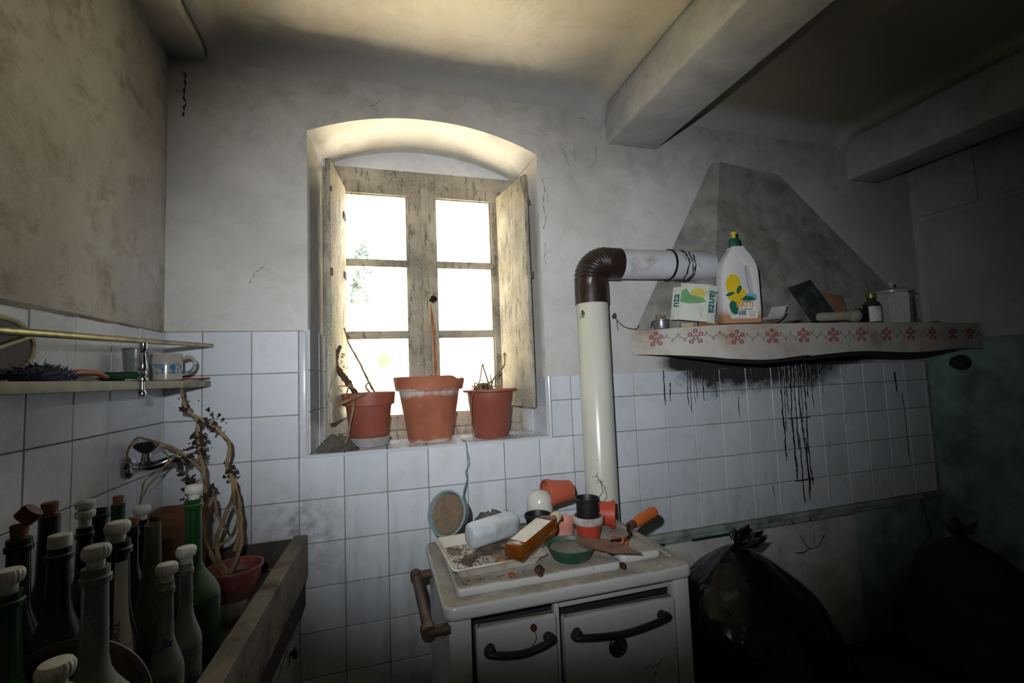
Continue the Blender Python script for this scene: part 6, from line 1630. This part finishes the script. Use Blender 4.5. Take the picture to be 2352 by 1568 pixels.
sack('cloth_sack', 'pale grey flattened bag lying in front of the brown sack', 'bag', (2.22, -0.62, ZF), 0.24, 0.17, 0.18, plain('grey_bag', (72, 66, 58), .9, dirt=(44, 40, 36), amt=.5), 5.0)
cb = thing('carton', 'small torn brown cardboard carton at the right picture edge', 'carton', (2.86, -0.86, ZF), (0, 0, .5))
CARD = plain('cardboard', (120, 88, 56), .9, dirt=(80, 58, 40), amt=.4)
for c, s_ in (((0, 0, .004), (.26, .20, .006)), ((-.13, 0, .15), (.006, .20, .30)), ((.13, 0, .15), (.006, .20, .30)), ((0, .10, .15), (.26, .006, .30)), ((0, -.10, .15), (.26, .006, .30))):
    b = MB(); b.box(c, s_); b.build('carton_side', [CARD], cb)
b = MB(); b.box((-.17, 0, .315), (.11, .20, .006), ry(.4)); b.build('flap', [CARD], cb)
b = MB(); b.box((0.19, 0, .315), (.12, .20, .006), ry(-.5)); b.build('flap', [CARD], cb)
# dangling wires and cobweb threads on the lower wall
for lab_, pts in (('forked black wire hanging below the ledge beside the rubbish bag', [[(2.15, -.014, -.48), (2.20, -.016, -.57), (2.24, -.016, -.62), (2.30, -.016, -.615), (2.335, -.016, -.575)], [(2.24, -.016, -.62), (2.20, -.018, -.635), (2.16, -.018, -.63)], [(2.265, -.014, -.48), (2.275, -.016, -.56), (2.27, -.016, -.617)]]),
                  ('bent black wire hanging from the far end of the ledge', [[(3.02, -.014, -.48), (3.05, -.016, -.58), (3.07, -.016, -.66), (3.02, -.016, -.70), (2.95, -.016, -.74), (2.90, -.018, -.80)], [(2.95, -.016, -.74), (2.92, -.018, -.715)]])):
    b = MB()
    for p in pts: b.tube(spline(p, 6), .0028, 6)
    b.box(pts[0][-1], (.014, .006, .008), bev=.002)
    tag(b.build('wire', [IRON], None), lab_, 'wire')
for x0, x1, lab_ in ((1.30, 1.44, 'frayed dark green plastic strip under the ledge behind the stove corner'), (1.58, 1.80, 'straight dark green plastic strip under the ledge above the rubbish bag')):
    b = MB(); b.box((0, 0, 0), (x1 - x0, .010, .009), bev=.002)
    tag(b.build('green_strip', [plain('green_strip', (20, 56, 46), .6)], None, ((x0 + x1) / 2, -.0295, -.4895)), lab_, 'strip')
# round gas cock on the right wall
gk = thing('wall_valve', 'small dark round valve knob on the right-hand wall below the mantel', 'valve', (XR - .001, -0.158, 0.236))
b = MB(); b.lathe([(0, 0), (.040, 0), (.040, .008), (.020, .012), (.016, .030), (0, .030)], 28, (0, 0, 0), align((-1, 0, 0))); b.build('rosette', [IRON], gk)
b = MB(); ribbed(b, [(.012, .028, 0), (.030, .032, .12), (.030, .046, .12), (.012, .050, 0)], (0, 0, 0), align((-1, 0, 0)), 40, 5); b.build('knob', [BLACKPL], gk)
# rubble on the floor
b = MB(); rnd = random.Random(41)
for i in range(340):
    x, y = rnd.uniform(1.3, 3.1), rnd.uniform(-1.5, -.05); s_ = rnd.uniform(.006, .022)
    if any(((x - a) / c) ** 2 + ((y - d) / e) ** 2 < 1 for a, d, c, e in ((1.555, -.395, .46, .40), (2.78, -.36, .36, .34), (2.22, -.62, .31, .24), (2.86, -.86, .24, .24))): continue
    b.box((x, y, ZF + s_ * .3), (s_, s_ * rnd.uniform(.5, 1), s_ * .7), rz(rnd.uniform(0, 3)) @ rx(rnd.uniform(-.3, .3)))
o = tag(b.build('rubble', [plain('rubble', (70, 62, 52), .95, dirt=(40, 36, 30), amt=.5)], None), 'crumbs of rubble scattered over the dark floor', 'rubble'); o['kind'] = 'stuff'
# ------------------------------------------------------------------ lift everything so that the floor lies at z = 0
for o in list(COL.objects):
    if o.parent is None and o.type in {'MESH', 'EMPTY'}:
        o.location.z += H
